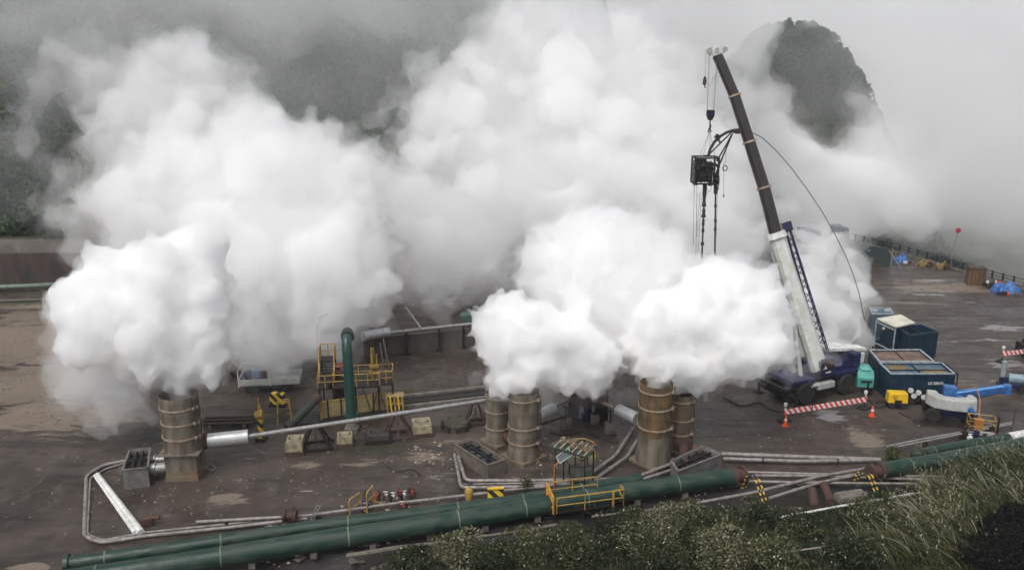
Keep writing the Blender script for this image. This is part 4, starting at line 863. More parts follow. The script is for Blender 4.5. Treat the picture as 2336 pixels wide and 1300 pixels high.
for i in range(14): p = ic + V3(rr.uniform(-.7, .9), -.6, rr.uniform(-.9, .9)); q = p + V3(rr.uniform(-.5, .5), -.1, rr.uniform(-.9, -.2)); g.tube(arc(p, (p+q)/2 + V3(.1, -.2, -.1), q, 5), .03, 5)
g.build('motors_and_hoses', M_dark, t, world=True)
goose = [(1616, 356), (1621, 340), (1630, 325), (1643, 312), (1658, 303), (1673, 298), (1688, 296)]
gp = [I(*p) for p in goose]; g = MB(); g.tube(gp, .085, 8); g.tube([p + V3(0, .25, .02) for p in gp], .06, 8); g.box(I(1637, 313), (.35, .4, .35), M=Matrix.Rotation(R(35), 3, 'Y')); g.box(I(1613, 356), (.4, .4, .12)); g.build('gooseneck', M_dark, t, world=True)
g = MB(); g.tube([I(1618, 352), I(1668, 303)], .055, 6); g.tube([I(1637, 319), I(1643, 328)], .04, 6); g.tube([I(1639, 317), I(1645, 326)], .04, 6); g.build('lower_chord', M_dark, t, world=True)
g = MB(); g.tube([I(1636, 366), I(1656, 332), I(1669, 308)], .055, 6); g.tube([I(1632, 400), I(1641, 376), I(1671, 305)], .06, 6); g.tube([I(1652, 350), I(1646, 368)], .03, 5); g.build('gooseneck_strut', M_dark, t, world=True)
g = MB(); g.prism([I(1666, 302, -.15), I(1690, 294, -.15), I(1694, 304, -.15), I(1682, 306, -.15)], .35, V3(0, 1, 0)); g.build('gooseneck_end', M_dark, t, world=True, smooth=False)
g = MB(); 
for (x, y) in ((1596, 358), (1603, 358), (1620, 358), (1632, 360)): g.tube([I(1619, 299), I(x, y)], .017, 5)
g.build('slings', M_steel, t, world=True); g = MB(); g.tube([I(1620, 283), I(1619, 292), I(1615, 302)], .05, 6); g.tube([I(1619, 292), I(1622, 302)], .05, 6); g.build('shackle', M_dark, t, world=True)
# hanging lubricator and pipe
g = MB(); A, B = I(1608, 418), I(1601, 590); u = (B-A).normalized(); L = (B-A).length
g.tube([A, B], .06, 8)
for k, (q, l_, r_) in enumerate(((.0, 1.0, .15), (.18, .5, .12), (.27, .25, .16), (.34, .5, .12), (.42, .2, .17), (.48, .5, .1), (.6, .3, .1), (.78, .25, .12))): p = A + u*L*q; g.tube([p, p + u*l_], r_, 10)
g.build('lubricator', M_dark, t, world=True)
A, B = I(1633, 400), I(1630, 640); g = MB(); g.tube([A, B], .065, 8); u = (B-A).normalized(); g.tube([A, A + u*1.4], .15, 10)
for q in (.28, .42, .5): g.tube([A + u*q*(B-A).length, A + u*(q*(B-A).length + .2)], .1, 8)
g.build('hanging_pipe', M_dark, t, world=True)
g = MB(); rr = random.Random(3)
for (x0, y0, x1, y1) in ((1584, 420, 1582, 560), (1590, 420, 1588, 560), (1597, 440, 1590, 540), (1600, 450, 1592, 575), (1637, 410, 1634, 540), (1586, 424, 1583, 440), (1612, 425, 1614, 446), (1590, 420, 1587, 600)): g.tube([I(x0, y0), I((x0+x1)/2 + rr.uniform(-1, 1), (y0+y1)/2), I(x1, y1)], .013, 4)
g.tube([I(1636, 395), I(1641, 412), I(1638, 432), I(1634, 440)], .035, 6); g.tube(arc(I(1612, 422), I(1617, 455), I(1624, 422), 8), .015, 5); g.build('trailing_lines', M_dark, t, world=True)
rc = I(1654, 384); g = MB(); g.tube([rc + V3(math.cos(a)*.17, 0, math.sin(a)*.19) for a in [i*PI/8 for i in range(17)]], .035, 6); g.tube([I(1657, 335), rc + V3(0, 0, .19)], .012, 4); g.build('hanging_ring', M_dark, t, world=True)
g = MB(); g.tube([I(1651, 370), I(1651, 445)], .012, 4); g.box(I(1651, 447), (.08, .08, .18)); g.build('plumb_line', M_dark, t, world=True)
cp = [(1692, 297), (1712, 301), (1738, 314), (1770, 343), (1805, 383), (1840, 430), (1875, 482), (1905, 535), (1930, 585), (1946, 625), (1960, 670), (1972, 730)]
cps = [PD(x, y, DI + .1*i + .1) for i, (x, y) in enumerate(cp)]
mb = MB(); mb.tube(cps, .03, 6); solo(mb, 'coiled_tubing', M_dark, 'thin black tubing arching from the gooseneck down into the steam on the right', 'tubing', cps[0])
# ------------------------------------------------------------------ tanks and containers
G_t = 'dark blue tanks and containers on the right of the crane'
M_liq = mat('ochre_liquid', (.20, .12, .015), (.14, .09, .02), rough=.15, scale=1, bump=0)
M_tanktop = mat('blue_grey_tank_top', (.10, .15, .19), (.06, .09, .12), rough=.35, scale=1)
M_rim = mat('pale_tank_rim', (.42, .46, .48), (.2, .24, .27), rough=.45)
def ribs(t, P, h, i0, i1, n, m, out=.05):
    a, b = P[i0], P[i1]; nrm = (b - a).cross(V3(0, 0, 1)).normalized(); cen = sum(P, V3(0, 0, 0))/4
    if (a - cen).dot(nrm) < 0: nrm = -nrm
    g = MB()
    for i in range(n+1):
        p = a.lerp(b, i/n); g.box((p.x + nrm.x*out*.5, p.y + nrm.y*out*.5, h/2), (.1, out*2, h - .1), math.atan2((b-a).y, (b-a).x))
    g.beam(V3(a.x, a.y, .12) + nrm*out, V3(b.x, b.y, .12) + nrm*out, .12, .2); g.beam(V3(a.x, a.y, h - .1) + nrm*out, V3(b.x, b.y, h - .1) + nrm*out, .1, .14)
    g.build('wall_ribs', m, t, world=True, smooth=False); return a, b, nrm
hA = 2.25
tA, PA = openbox('open_tank', [(2033, 853), (2178, 853), (2148, 828), (2006, 828)], hA, M_tank, 'nearest dark blue open tank, white-rimmed with ochre liquid and white lettering', 'tank', G_t, (('u', .5), ('v', .45)), .12, M_tanktop, .06, M_rim)
a, b, nrm = ribs(tA, PA, hA, 0, 1, 10, M_tank, .03)
for (u0, u1, v0, v1) in ((.1, .38, .5, .9), (.58, .93, .08, .45)):
    q = [PA[0].lerp(PA[1], u).lerp(PA[3].lerp(PA[2], u), v) for u, v in ((u0, v0), (u1, v0), (u1, v1), (u0, v1))]
    MB().prism([V3(p.x, p.y, hA - .115) for p in q], .02).build('liquid', M_liq, tA, world=True, smooth=False)
rr = random.Random(12); d = (b - a).normalized(); s0 = a.lerp(b, .60); g = MB(); xx = 0
for k in range(9):   # white lettering too small to read: upright strokes of letter height
    w_ = .075; hh = .2; zc_ = 1.52; p = s0 + d*xx + nrm*.045
    for kind in ((0, 1, 3), (0, 2, 3), (0, 1), (1, 3, 4), (0, 4, 3), (0, 1, 4), (0, 3), (0, 1, 2), (0, 4, 1))[k]:
        if kind == 0: g.beam(p + V3(0, 0, zc_ - hh/2 - p.z), p + V3(0, 0, zc_ + hh/2 - p.z), .035)
        if kind == 1: q = p + d*w_*.5; g.beam(p + V3(0, 0, zc_ + hh/2 - p.z - .02), q + d*.03 + V3(0, 0, zc_ + hh/2 - q.z - .02), .035)
        if kind == 2: q = p + d*w_*.5; g.beam(p + V3(0, 0, zc_ - p.z), q + V3(0, 0, zc_ - q.z), .035)
        if kind == 3: q = p + d*w_*.5; g.beam(p + V3(0, 0, zc_ - hh/2 - p.z + .02), q + d*.03 + V3(0, 0, zc_ - hh/2 - q.z + .02), .035)
        if kind == 4: q = p + d*w_; g.beam(q + V3(0, 0, zc_ - hh/2 - q.z), q + V3(0, 0, zc_ + hh/2 - q.z), .035)
    xx += .125
g.build('white_lettering', M_white, tA, world=True, smooth=False)
g = MB(); e = PA[1] + (PA[1]-PA[0]).normalized()*.25; e2 = PA[2] + (PA[1]-PA[0]).normalized()*.25
for q in (e, e2, e.lerp(e2, .5)): g.beam((q.x, q.y, 0), (q.x, q.y, hA), .07)
g.beam(e, e2, .07); g.beam(e, PA[1], .06); g.beam((e.x, e.y, 1.1), (e2.x, e2.y, 1.9), .05); g.build('end_frame', M_dark, tA, world=True, smooth=False)
tB, PB = openbox('open_tank', [(2006, 825), (2131, 825), (2098, 798), (1984, 799)], 2.35, M_tank, 'second dark blue open tank with rusty contents, directly behind the nearest one', 'tank', G_t, (('u', .5),), .1, mat('rusty_pink_contents', (.20, .12, .09), (.08, .06, .05), rough=.5, scale=1.2), .05, M_rim)
ribs(tB, PB, 2.35, 3, 0, 5, M_tank, .03)
tC, PC = openbox('open_container', [(2076, 765), (2139, 757), (2101, 741), (2046, 746)], 2.3, M_tank, 'dark navy open-topped container joined to the cream-roofed cabin', 'container', G_t, (('u', .5),), .7, M_dark, .06, M_tank)
ribs(tC, PC, 2.3, 0, 1, 8, M_tank, .04); ribs(tC, PC, 2.3, 3, 0, 5, M_tank, .04)
P = [PG(x, y, 2.5) for x, y in ((2044, 748), (2086, 738), (2054, 720), (2001, 729))]; cen = sum(P, V3(0, 0, 0))/4
t = thing('site_cabin', 'cabin with a bright cream roof and pale-framed dark side, left of the open container', 'cabin', (cen.x, cen.y, 0), 0, G_t)
MB().prism([V3(p.x, p.y, 0) for p in P], 2.4).build('walls', M_tank, t, world=True, smooth=False); MB().prism([V3(*(p + (p-cen)*.03)) for p in P], .12).build('roof', mat('cream_roof_sheet', (.66, .64, .52), (.48, .46, .38), rough=.5, scale=1), t, world=True, smooth=False)
g = MB(); a, b = P[3], P[0]; n_ = V3(-(b-a).normalized().y, (b-a).normalized().x, 0); n_ = n_ if (a - cen).dot(n_) > 0 else -n_
for z0_ in (.35, 2.3): g.beam(V3(a.x, a.y, z0_) + n_*.05, V3(b.x, b.y, z0_) + n_*.05, .09)
for p in (a, b): g.beam(V3(p.x, p.y, .1) + n_*.05, V3(p.x, p.y, 2.4) + n_*.05, .1)
g.build('side_frame', M_rim, t, world=True, smooth=False)
q = a.lerp(b, .45); MB().lathe(V3(q.x, q.y, 2.05) + n_*.12, [(.02, -.06), (.12, -.05), (.12, .05), (.02, .06)], 12, 'Y').build('work_lamp', M_white, t, world=True)
P = [PG(x, y, 2.1) for x, y in ((1990, 716), (2038, 716), (2030, 703), (1984, 702))]; cen = sum(P, V3(0, 0, 0))/4
t = thing('closed_tank', 'small faded blue tank farthest back, half behind the cream-roofed cabin', 'tank', (cen.x, cen.y, 0), 0, G_t); MB().prism([V3(p.x, p.y, 0) for p in P], 2.1).build('body', mat('faded_blue_tank', (.05, .10, .15), (.04, .07, .10), rough=.5), t, world=True, smooth=False)
g = MB(); [g.lathe(cen + V3(dx, 0, 0), [(.35, 0), (.35, .12)], 14) for dx in (-.7, .6)]; [g.beam(P[i], P[(i+1) % 4], .1) for i in range(4)]; g.build('hatches', M_rim, t, world=True, smooth=False)
c = PG(1984, 850); t = thing('hi_vis_post', 'yellow-green sleeved post at the left end of the second tank', 'post', (c.x, c.y, 0)); MB().tube([(0, 0, 0), (0, 0, 2.3)], .07, 8).build('post', M_dark, t); MB().lathe((0, 0, 1.1), [(.15, 0), (.18, .3), (.15, 1.0)], 10).build('sleeve', mat('hi_vis_green', (.35, .5, .12), (.25, .35, .1), rough=.6), t)
# turquoise generator
c = PG(1975, 897); t = thing('generator', 'turquoise towable generator with a sloping dark-slotted front between crane and tanks', 'generator', (c.x, c.y + .8, 0), R(-8))
g = MB(); g.prism([V3(-.62, -.8, .45), V3(-.62, -.85, 1.25), V3(-.62, -.55, 1.75), V3(-.62, 1.0, 1.8), V3(-.62, 1.05, .45)], 1.24, V3(1, 0, 0)); g.build('canopy', M_teal, t, smooth=False, bevel=.05)
MB().box((.05, -.87, 1.0), (.8, .05, .14)).build('air_slot', M_dark, t, smooth=False); MB().box((0, -.2, 1.83), (.7, .8, .06)).build('top_hatch', mat('pale_turquoise', (.16, .48, .42), (.12, .4, .36), rough=.4), t, smooth=False)
MB().box((-.64, .1, 1.15), (.04, 1.2, .9)).build('side_door', mat('deep_turquoise', (.05, .26, .24), (.04, .2, .2), rough=.4), t, smooth=False)
for x in (-.72, .72): MB().lathe((x, .1, .3), [(.08, -.1), (.3, -.1), (.3, .1), (.08, .1)], 18, 'X').build('wheel', M_rub, t)
g = MB(); g.beam((0, -.8, .4), (.1, -1.7, .35), .08); g.beam((0, -1.6, 0), (0, -1.6, .4), .06); g.build('tow_bar', M_dark, t, smooth=False)
# yellow compressor
c = PG(2049, 934); t = thing('compressor', 'bright yellow boxy compressor on small wheels in front of the nearest tank', 'compressor', (c.x, c.y + .45, 0), R(-6))
MB().box((0, 0, .85), (1.45, .85, .8), taper=(.93, .85)).build('canopy', M_yel2, t, bevel=.08, smooth=False); MB().box((0, 0, .4), (1.3, .7, .15)).build('frame', M_dark, t, smooth=False)
MB().box((0, -.42, .55), (.5, .06, .35)).build('drain_recess', M_dark, t, smooth=False)
g = MB(); g.box((-.25, -.415, .95), (.28, .05, .28)); g.build('side_vent', mat('orange_yellow_vent', (.55, .28, .02), (.4, .2, .02), rough=.5), t, smooth=False)
for x in (-.4, .45): MB().lathe((x, -.3, .27), [(.07, -.08), (.27, -.08), (.27, .08), (.07, .08)], 18, 'Y').build('wheel', M_rub, t); MB().lathe((x, .3, .27), [(.07, -.08), (.27, -.08), (.27, .08), (.07, .08)], 18, 'Y').build('wheel', M_rub, t)
g = MB(); g.beam((-.7, 0, .4), (-1.5, -.1, .3), .07); g.beam((-1.4, -.1, 0), (-1.4, -.1, .4), .05); g.build('tow_bar', M_dark, t, smooth=False)
# lighting mast heads
c = PG(2097, 925); t = thing('floodlight_trailer', 'folded floodlight trailer with four white lamp heads beside the yellow compressor', 'floodlight', (c.x, c.y + .5, 0), R(-10))
g = MB(); g.box((0, 0, .35), (1.3, .8, .3)); g.beam((-.6, 0, .5), (.7, 0, 1.0), .09); g.beam((-.5, -.3, .9), (.5, -.3, .8), .06); g.build('frame', M_dark, t, smooth=False)
for x, z in ((-.62, 1.15), (-.05, 1.0), (-.35, .72), (.35, .66)):
    MB().lathe((x, -.4, z), [(.05, .16), (.17, .1), (.2, -.02), (.2, -.06), (.02, -.07)], 16, 'Y').build('lamp_head', M_white, t)
for x in (-.5, .5): MB().lathe((x, -.4, .25), [(.06, -.08), (.25, -.08), (.25, .08), (.06, .08)], 16, 'Y').build('wheel', M_rub, t)

# ------------------------------------------------------------------ boom lift
c = PG(2178, 962); t = thing('boom_lift', 'self-propelled boom lift with grey U-shaped hood, blue boom and tan-railed basket', 'boom lift', (c.x, c.y + .6, 0), R(-18))
MB().box((0, 0, .62), (2.9, 1.5, .5)).build('chassis', M_navy, t, bevel=.05, smooth=False)
for x, y in ((-1.3, -.85), (1.2, -.85), (-1.3, 1.0), (1.2, 1.0)):
    w_ = MB().lathe((x, y, .45), [(.22, -.22), (.47, -.22), (.5, -.15), (.5, .15), (.47, .22), (.22, .22)], 24, 'Y').build('wheel', M_rub, t)
    MB().lathe((x, y, .45), [(.05, -.17), (.2, -.17), (.2, .17), (.05, .17)], 16, 'Y').build('rim', M_lgrey if y < 0 else M_dark, w_)
MB().lathe((0, .1, .85), [(.6, 0), (.6, .25)], 24).build('turntable', M_dark, t)
# U-shaped hood: closed outline extruded
outer = [(-1.75, .75), (-1.8, -.2), (-1.35, -.95), (-.3, -1.15), (.9, -1.1), (1.45, -.75), (1.55, .05), (1.35, .55)]
inner = [(1.0, .5), (.85, -.05), (.1, -.35), (-.6, -.3), (-1.0, .1), (-1.1, .7)]
g = MB(); ou = outer + inner; k = len(ou)
zb, zt_ = 1.0, 1.8
vs = [(x, y, zb) for x, y in ou] + [(x*.95, y*.93, zt_) for x, y in ou]
bmh = bmesh.new(); vv = [bmh.verts.new(v) for v in vs]
f0 = bmh.faces.new(vv[:k][::-1]); f1 = bmh.faces.new(vv[k:]); [bmh.faces.new((vv[i], vv[(i+1) % k], vv[(i+1) % k + k], vv[i + k])) for i in range(k)]
bmesh.ops.triangulate(bmh, faces=[f0, f1]); mb = MB(); bmh.verts.index_update(); mb.v = [tuple(v.co) for v in bmh.verts]; mb.f = [tuple(v.index for v in f.verts) for f in bmh.faces]; bmh.free()
mb.build('counterweight_hood', M_lgrey, t, smooth=False, bevel=.07)
MB().box((.95, -1.06, 1.25), (.28, .04, .22)).build('white_sticker', M_white, t, smooth=False)
MB().box((-.25, .35, 1.75), (.85, .7, 1.2)).build('boom_mount', M_blue, t, bevel=.06, smooth=False)
MB().box((.35, .1, 1.5), (.5, .3, .5)).build('boom_mount', M_blue, t, smooth=False)
M = parent_matrix(t).inverted(); pa = M @ PD(2166, 903, 60.6); pb = M @ PD(2292, 886, 61.6)
g = MB(); g.beam(pa, pb, .5, .5); g.build('main_boom', M_blue, t, smooth=False, bevel=.03); g = MB(); g.beam(pa + V3(.2, -.05, .23), pb + V3(0, -.05, .23), .2, .05); g.build('boom_top_strip', mat('light_blue_strip', (.14, .36, .68), (.1, .3, .6), rough=.35), t, smooth=False)
g = MB(); g.beam(pa + V3(.5, 0, -.42), pb + V3(-.3, 0, -.3), .2, .16); g.build('lower_link', mat('grey_link_steel', (.12, .14, .15), (.08, .09, .1), rough=.4), t, smooth=False)
g = MB(); g.box(pb + V3(.15, 0, -.05), (.5, .5, .75)); g.build('boom_knuckle', M_blue, t, smooth=False, bevel=.04)
q1 = M @ PD(2214, 935, 58.6); g = MB(); g.beam((1.0, .0, 1.2), q1, .26); g.beam(q1, q1 + V3(.35, -.5, -.15), .2); g.box(q1, (.35, .35, .35)); g.build('jib_arm', M_blue, t, smooth=False, bevel=.03)
g = MB(); p = M @ PD(2234, 893, 60); g.tube(arc(M @ PD(2222, 881, 60.5), p, M @ PD(2236, 915, 59.5), 6), .04, 6); g.tube([M @ PD(2236, 915, 59.5), M @ PD(2231, 970, 57.5)], .045, 6); g.build('cable_hose', M_opole, t)
# basket
bc = M @ PG(2234, 985, .35); bc.z = .35
def Bk(x, y, z): return (bc.x + x, bc.y + y, bc.z + z)
rail(MB(), [Bk(-.75, -.45, 0), Bk(.85, -.5, 0), Bk(.85, .45, 0), Bk(-.75, .45, 0), Bk(-.75, -.45, 0)], 1.1, .03, step=.8).build('basket_rail', M_yel, t)
MB().box(Bk(.05, 0, .03), (1.7, 1.0, .08)).build('basket_floor', M_dark, t, smooth=False); MB().box(Bk(-.1, .2, .45), (.5, .5, .8)).build('control_box', M_opole, t, smooth=False)
g = MB(); g.beam(Bk(.95, -.3, 0), Bk(.98, -.3, 1.35), .16); g.box(Bk(.6, -.5, .6), (.35, .12, .2)); g.build('basket_mount', M_dark, t, smooth=False)
MB().box(Bk(.35, -.55, .15), (.9, .15, .25)).build('kick_box', M_lgrey, t, smooth=False)
# junk below basket
rr = random.Random(8)
c = PG(2225, 1003); t = thing('valve_cluster', 'dark cluster of valves under the boom lift basket by the green pipeline', 'valves', (c.x, c.y, 0))
for k in range(9):
    x, y = rr.uniform(-1.1, 1.1), rr.uniform(-.3, .3); g = MB(); hh = rr.uniform(.4, 1.0); g.lathe((x, y, 0), [(.12, 0), (.12, hh*.4), (.2, hh*.45), (.2, hh*.7), (.06, hh*.75), (.06, hh)], 10); g.tube([(x - .15, y, hh), (x + .15, y, hh)], .035, 6); g.build('valve', (M_dark, M_dark, M_rust, M_navy, M_dark, M_white)[k % 6], t)

# ------------------------------------------------------------------ barriers, cones
def barrier(label, A, B, segs, z=.75, zh=.38, posts=True):
    A = PG(*A); B = PG(*B); d = (B-A); L = d.length; ang = math.atan2(d.y, d.x)
    t = thing('striped_barrier', label, 'barrier', (A.x, A.y, 0), ang)
    for (u0, u1) in segs: MB().box(((u0+u1)/2*L, 0, z), ((u1-u0)*L, .05, zh)).build('striped_board', M_rd_wh, t, smooth=False)
    for u in (.015, .985) if posts else (.03,):
        g = MB(); g.tube([(u*L, .06, 0), (u*L, .06, 1.25)], .035, 8); pst = g.build('post', M_dark, t)
        MB().box((u*L, .06, .07), (.9, .6, .14), .2).build('foot', M_rub, t, smooth=False)
        MB().lathe((u*L, .06, 1.15), [(.05, 0), (.12, .04), (.14, .15), (.12, .26), (.03, .3)], 14).build('lamp', M_white, t)
        MB().tube([(u*L, .03, .8), (u*L, .03, 1.12)], .06, 8).build('sleeve', M_rd_wh, t)
    return t
barrier('long red and white striped barrier in front of the crane', (1787, 962), (1975, 932), ((0, .32), (.34, 1)))
barrier('red and white striped barrier at the right edge beside the dark machine', (2284, 826), (2350, 818), ((0, 1),), posts=False)
def cone(px, py, lab):
    c = PG(px, py); t = thing('traffic_cone', lab, 'traffic cone', (c.x, c.y, 0), 0, 'orange traffic cones')
    MB().box((0, 0, .025), (.42, .42, .05)).build('foot', M_orange, t, bevel=.02, smooth=False); MB().lathe((0, 0, .05), [(.17, 0), (.13, .25), (.11, .38)], 20, cap=False).build('lower_body', M_orange, t)
    MB().lathe((0, 0, .43), [(.11, 0), (.085, .14)], 20, cap=False).build('white_band', M_white, t); MB().lathe((0, 0, .57), [(.085, 0), (.04, .24), (.03, .25)], 20).build('tip', M_orange, t)
cone(1791, 971, 'orange cone below the left end of the long striped barrier'); cone(1989, 949, 'orange cone right of the long striped barrier')
c = PG(2330, 815); t = thing('dark_machine', 'black machine cut by the right edge behind the striped barrier', 'machine', (c.x + .8, c.y + .6, 0)); MB().box((0, 0, .7), (1.6, 1.2, .9)).build('body', M_dark, t, bevel=.1, smooth=False); MB().lathe((-.5, -.6, .35), [(.1, -.1), (.35, -.1), (.35, .1), (.1, .1)], 18, 'Y').build('wheel', M_rub, t); MB().box((.1, 0, 1.3), (1.0, .9, .4), taper=(.7, .8)).build('hood', M_navy, t, smooth=False)
# blue-grey machine right of boom end
c = PG(2312, 896); t = thing('drilling_cart', 'pale blue tank cart with a clear upright sleeve at the end of the blue boom', 'cart', (c.x, c.y + .4, 0), R(-18))
MB().lathe((.3, 0, 1.05), [(.2, -.65), (.36, -.6), (.38, -.5), (.38, .5), (.36, .6), (.2, .65)], 20, 'X').build('tank', mat('pale_blue_tank', (.26, .36, .40), (.14, .2, .24), rough=.35), t)
g = MB(); g.box((0, 0, .5), (2.0, .9, .22)); g.box((-.6, 0, .85), (.5, .6, .6)); g.build('frame', M_navy, t, smooth=False); g = MB(); [g.lathe((x, y, .28), [(.08, -.09), (.28, -.09), (.28, .09), (.08, .09)], 16, 'Y') for x in (-.6, .7) for y in (-.45, .45)]; g.build('wheels', M_rub, t)
MB().tube([(-.7, 0, 1.1), (-.7, 0, 2.4)], .2, 12).build('sleeve', mat('milky_sleeve', (.3, .34, .34), (.22, .26, .26), rough=.3), t); MB().box((.9, 0, .95), (.15, .8, .8)).build('end_panel', M_teal, t, smooth=False)
c = PG(2306, 990); t = thing('bent_pole', 'thin bent grey pole near the right edge behind the green pipelines', 'pole', (c.x, c.y, 0)); MB().tube([(0, 0, 0), (.05, 0, 2.0), (.4, 0, 2.1), (1.0, 0, 2.05)], .04, 8).build('pole', M_brown, t)

# ------------------------------------------------------------------ boundary fence and things along it
Lf = [PG(*p) for p in fence_px]; t = thing('boundary_fence', 'long black post-and-rail fence along the far right edge of the yard', 'fence', (Lf[0].x, Lf[0].y, 0))
M_fence = mat('black_green_fence_paint', (.012, .022, .024), (.02, .03, .03), rough=.6)
tot = 0; posts = []; proto = None
for a, b in zip(Lf[:-2], Lf[1:-1]):
    L = (b-a).length; k = max(1, round(L/1.55))
    for i in range(k): posts.append(a.lerp(b, i/k))
base_ = Vector(t.location)
for i, p in enumerate(posts):
    if proto is None: proto = MB().box((0, 0, .58), (.17, .17, 1.3)).build('post', M_fence, t, smooth=False); o = proto
    else: o = proto.copy(); SC.collection.objects.link(o); o.parent = t
    o.location = p - base_
for z0_ in (.35, .72, 1.08):
    g = MB()
    for a, b in zip(Lf[:-2], Lf[1:-1]): g.tube([a + V3(0, 0, z0_), b + V3(0, 0, z0_)], .045, 6)
    g.build('rail', M_fence, t, world=True)
mb = MB(); 
for a, b in zip(Lf[:-2], Lf[1:-1]): mb.beam(a + V3(0, -.35, .12), b + V3(0, -.35, .12), .4, .35)
solo(mb, 'kerb_wall', M_conc, 'low dark mossy kerb along the foot of the black fence', 'kerb', Lf[0], smooth=False)
c = PG(2168, 608); t = thing('wind_marker', 'tall thin pole with a red disc on top standing by the fence', 'marker', (c.x, c.y, 0)); MB().tube([(0, 0, 0), (.05, 0, 2.2), (.35, 0, 4.35)], .06, 8).build('pole', M_steel, t)
d_ = MB(); d_.lathe((.37, 0, 4.6), [(.02, -.06), (.3, -.05), (.34, 0), (.3, .05), (.02, .06)], 24, 'Y').build('disc', mat('crimson_disc', (.42, .03, .07), (.3, .03, .06), rough=.5), t)
# netted wall at left end of the fence
A, B = PG(1960, 593), PG(2031, 608); mb = MB(); dv = (B-A).normalized()
t = thing('netted_screen', 'dark green-black netted screen at the near end of the fence beside the steam', 'screen', (A.x, A.y, 0)); MB().beam((A.x, A.y, 1.1), (B.x, B.y, 1.1), .12, 2.2).build('net', M_brn_net, t, world=True, smooth=False)
g = MB(); g.beam((B.x - .6, B.y - .4, 2.2), (B.x + .7, B.y - 1.6, .05), .09); g.beam((A.x, A.y, 0), (A.x, A.y, 2.3), .12); g.beam((B.x, B.y, 0), (B.x, B.y, 2.3), .12); g.build('posts', M_steel, t, world=True, smooth=False)
def heap(name, px, py, w, d, h, m, lab, cat, seed, grp=None, extra=()):
    """rumpled sheet draped over a pile"""
    c = PG(px, py); bm = bmesh.new(); bmesh.ops.create_grid(bm, x_segments=16, y_segments=12, size=.5)
    r_ = random.Random(seed); ph = [r_.uniform(0, 9) for _ in range(6)]
    for v in bm.verts:
        x, y = v.co.x*2, v.co.y*2; e = max(0, 1 - max(abs(x), abs(y))**3.0)
        z = h*(e**.6)*(.72 + .16*math.sin(5*x + ph[0]) + .13*math.sin(7*y + ph[1] + 2*x) + .1*math.sin(11*x - 6*y + ph[2])); v.co = Vector((x*w/2*(1 - .08*math.sin(3*y + ph[3])), y*d/2, max(.01, z)))
    mb = MB(); bm.verts.index_update(); mb.v = [tuple(v.co) for v in bm.verts]; mb.f = [tuple(v.index for v in f.verts) for f in bm.faces]; bm.free()
    k = len(mb.v); 
    t = thing(name, lab, cat, (c.x, c.y + d/2, 0), 0, grp); mb.build('sheet', m, t)
    g = MB(); r_ = random.Random(seed+1)
    for (m2, n2) in extra:
        for i in range(n2):
            g = MB(); x, y = r_.uniform(-w*.5, w*.5), -d*.5 - .1 + r_.uniform(-.2, .2); s_ = r_.uniform(.25, .5); g.box((x, y, s_*.4), (s_*1.2, s_, s_*.8), r_.uniform(0, 3)); g.build('loose_crate', m2, t, smooth=False, bevel=.03)
    return t
M_yb = mat('dull_yellow_scrap', (.28, .19, .06), (.16, .11, .05), rough=.7)
heap('tarpaulin_heap', 2062, 601, 1.7, 1.3, 1.2, M_tarp, 'small blue tarpaulin heap by the netted screen at the fence', 'tarpaulin', 1, None, ((M_rust, 2), (M_white, 1)))
heap('tarpaulin_heap', 2306, 672, 2.6, 1.9, 1.3, M_tarp, 'larger blue tarpaulin heap at the right edge below the fence', 'tarpaulin', 5, None, ((M_navy, 2), (M_orange, 1), (M_wood, 1), (M_dark, 1)))
heap('red_sheet_heap', 2284, 661, 1.0, .9, .95, M_red, 'small red sheet heap left of the larger blue tarpaulin', 'sheet', 7)
for px, py, lab, sd in ((2110, 608, 'dull yellow frame pile by the fence, nearer the small blue tarpaulin', 3), (2150, 614, 'dull yellow twin-drum scrap at the foot of the red-disc pole', 4)):
    c = PG(px, py); t = thing('scrap_pile', lab, 'scrap', (c.x, c.y, 0)); r_ = random.Random(sd)
    for k in range(6): MB().beam((r_.uniform(-1, 1), r_.uniform(-.3, .5), .05), (r_.uniform(-1, 1), r_.uniform(-.3, .5), r_.uniform(.4, 1.0)), .14).build('frame_bar', M_yb, t, smooth=False)
    for dx in (-.45, .5): MB().lathe((dx, 0, .35), [(.1, -.25), (.34, -.25), (.34, .25), (.1, .25)], 14, 'Y').build('drum', M_yb if dx < 0 else M_rust, t)
c = PG(2230, 652); t = thing('rusty_tank', 'upright brown rusty square tank standing against the fence', 'tank', (c.x, c.y + .7, 0), R(-12)); MB().box((0, 0, 1.0), (1.75, 1.4, 2.0)).build('body', mat('brown_rust_tank', (.16, .085, .04), (.08, .045, .03), rough=.8, scale=1.5, stretch=(1, 1, .2)), t, bevel=.04, smooth=False)
g = MB(); g.box((0, 0, 2.04), (1.9, 1.5, .08)); [g.beam((x, -.73, .1), (x, -.73, 2.0), .06) for x in (-.6, -.2, .2, .6)]; g.build('frame', M_brown, t, smooth=False)
c = PG(2262, 658); t = thing('pump_cart', 'small dark cart with white parts between the rusty tank and the red heap', 'cart', (c.x, c.y, 0)); MB().box((0, .3, .4), (1.3, .7, .4)).build('body', M_dark, t, smooth=False); MB().box((-.5, .1, .55), (.12, .3, .7), .4).build('upright', M_white, t, smooth=False); MB().box((.45, .1, .55), (.14, .3, .7), -.3).build('upright', M_white, t, smooth=False)
g = MB(); [g.lathe((x, 0, .2), [(.05, -.06), (.2, -.06), (.2, .06), (.05, .06)], 12, 'Y') for x in (-.4, .4)]; g.build('wheels', M_rub, t)
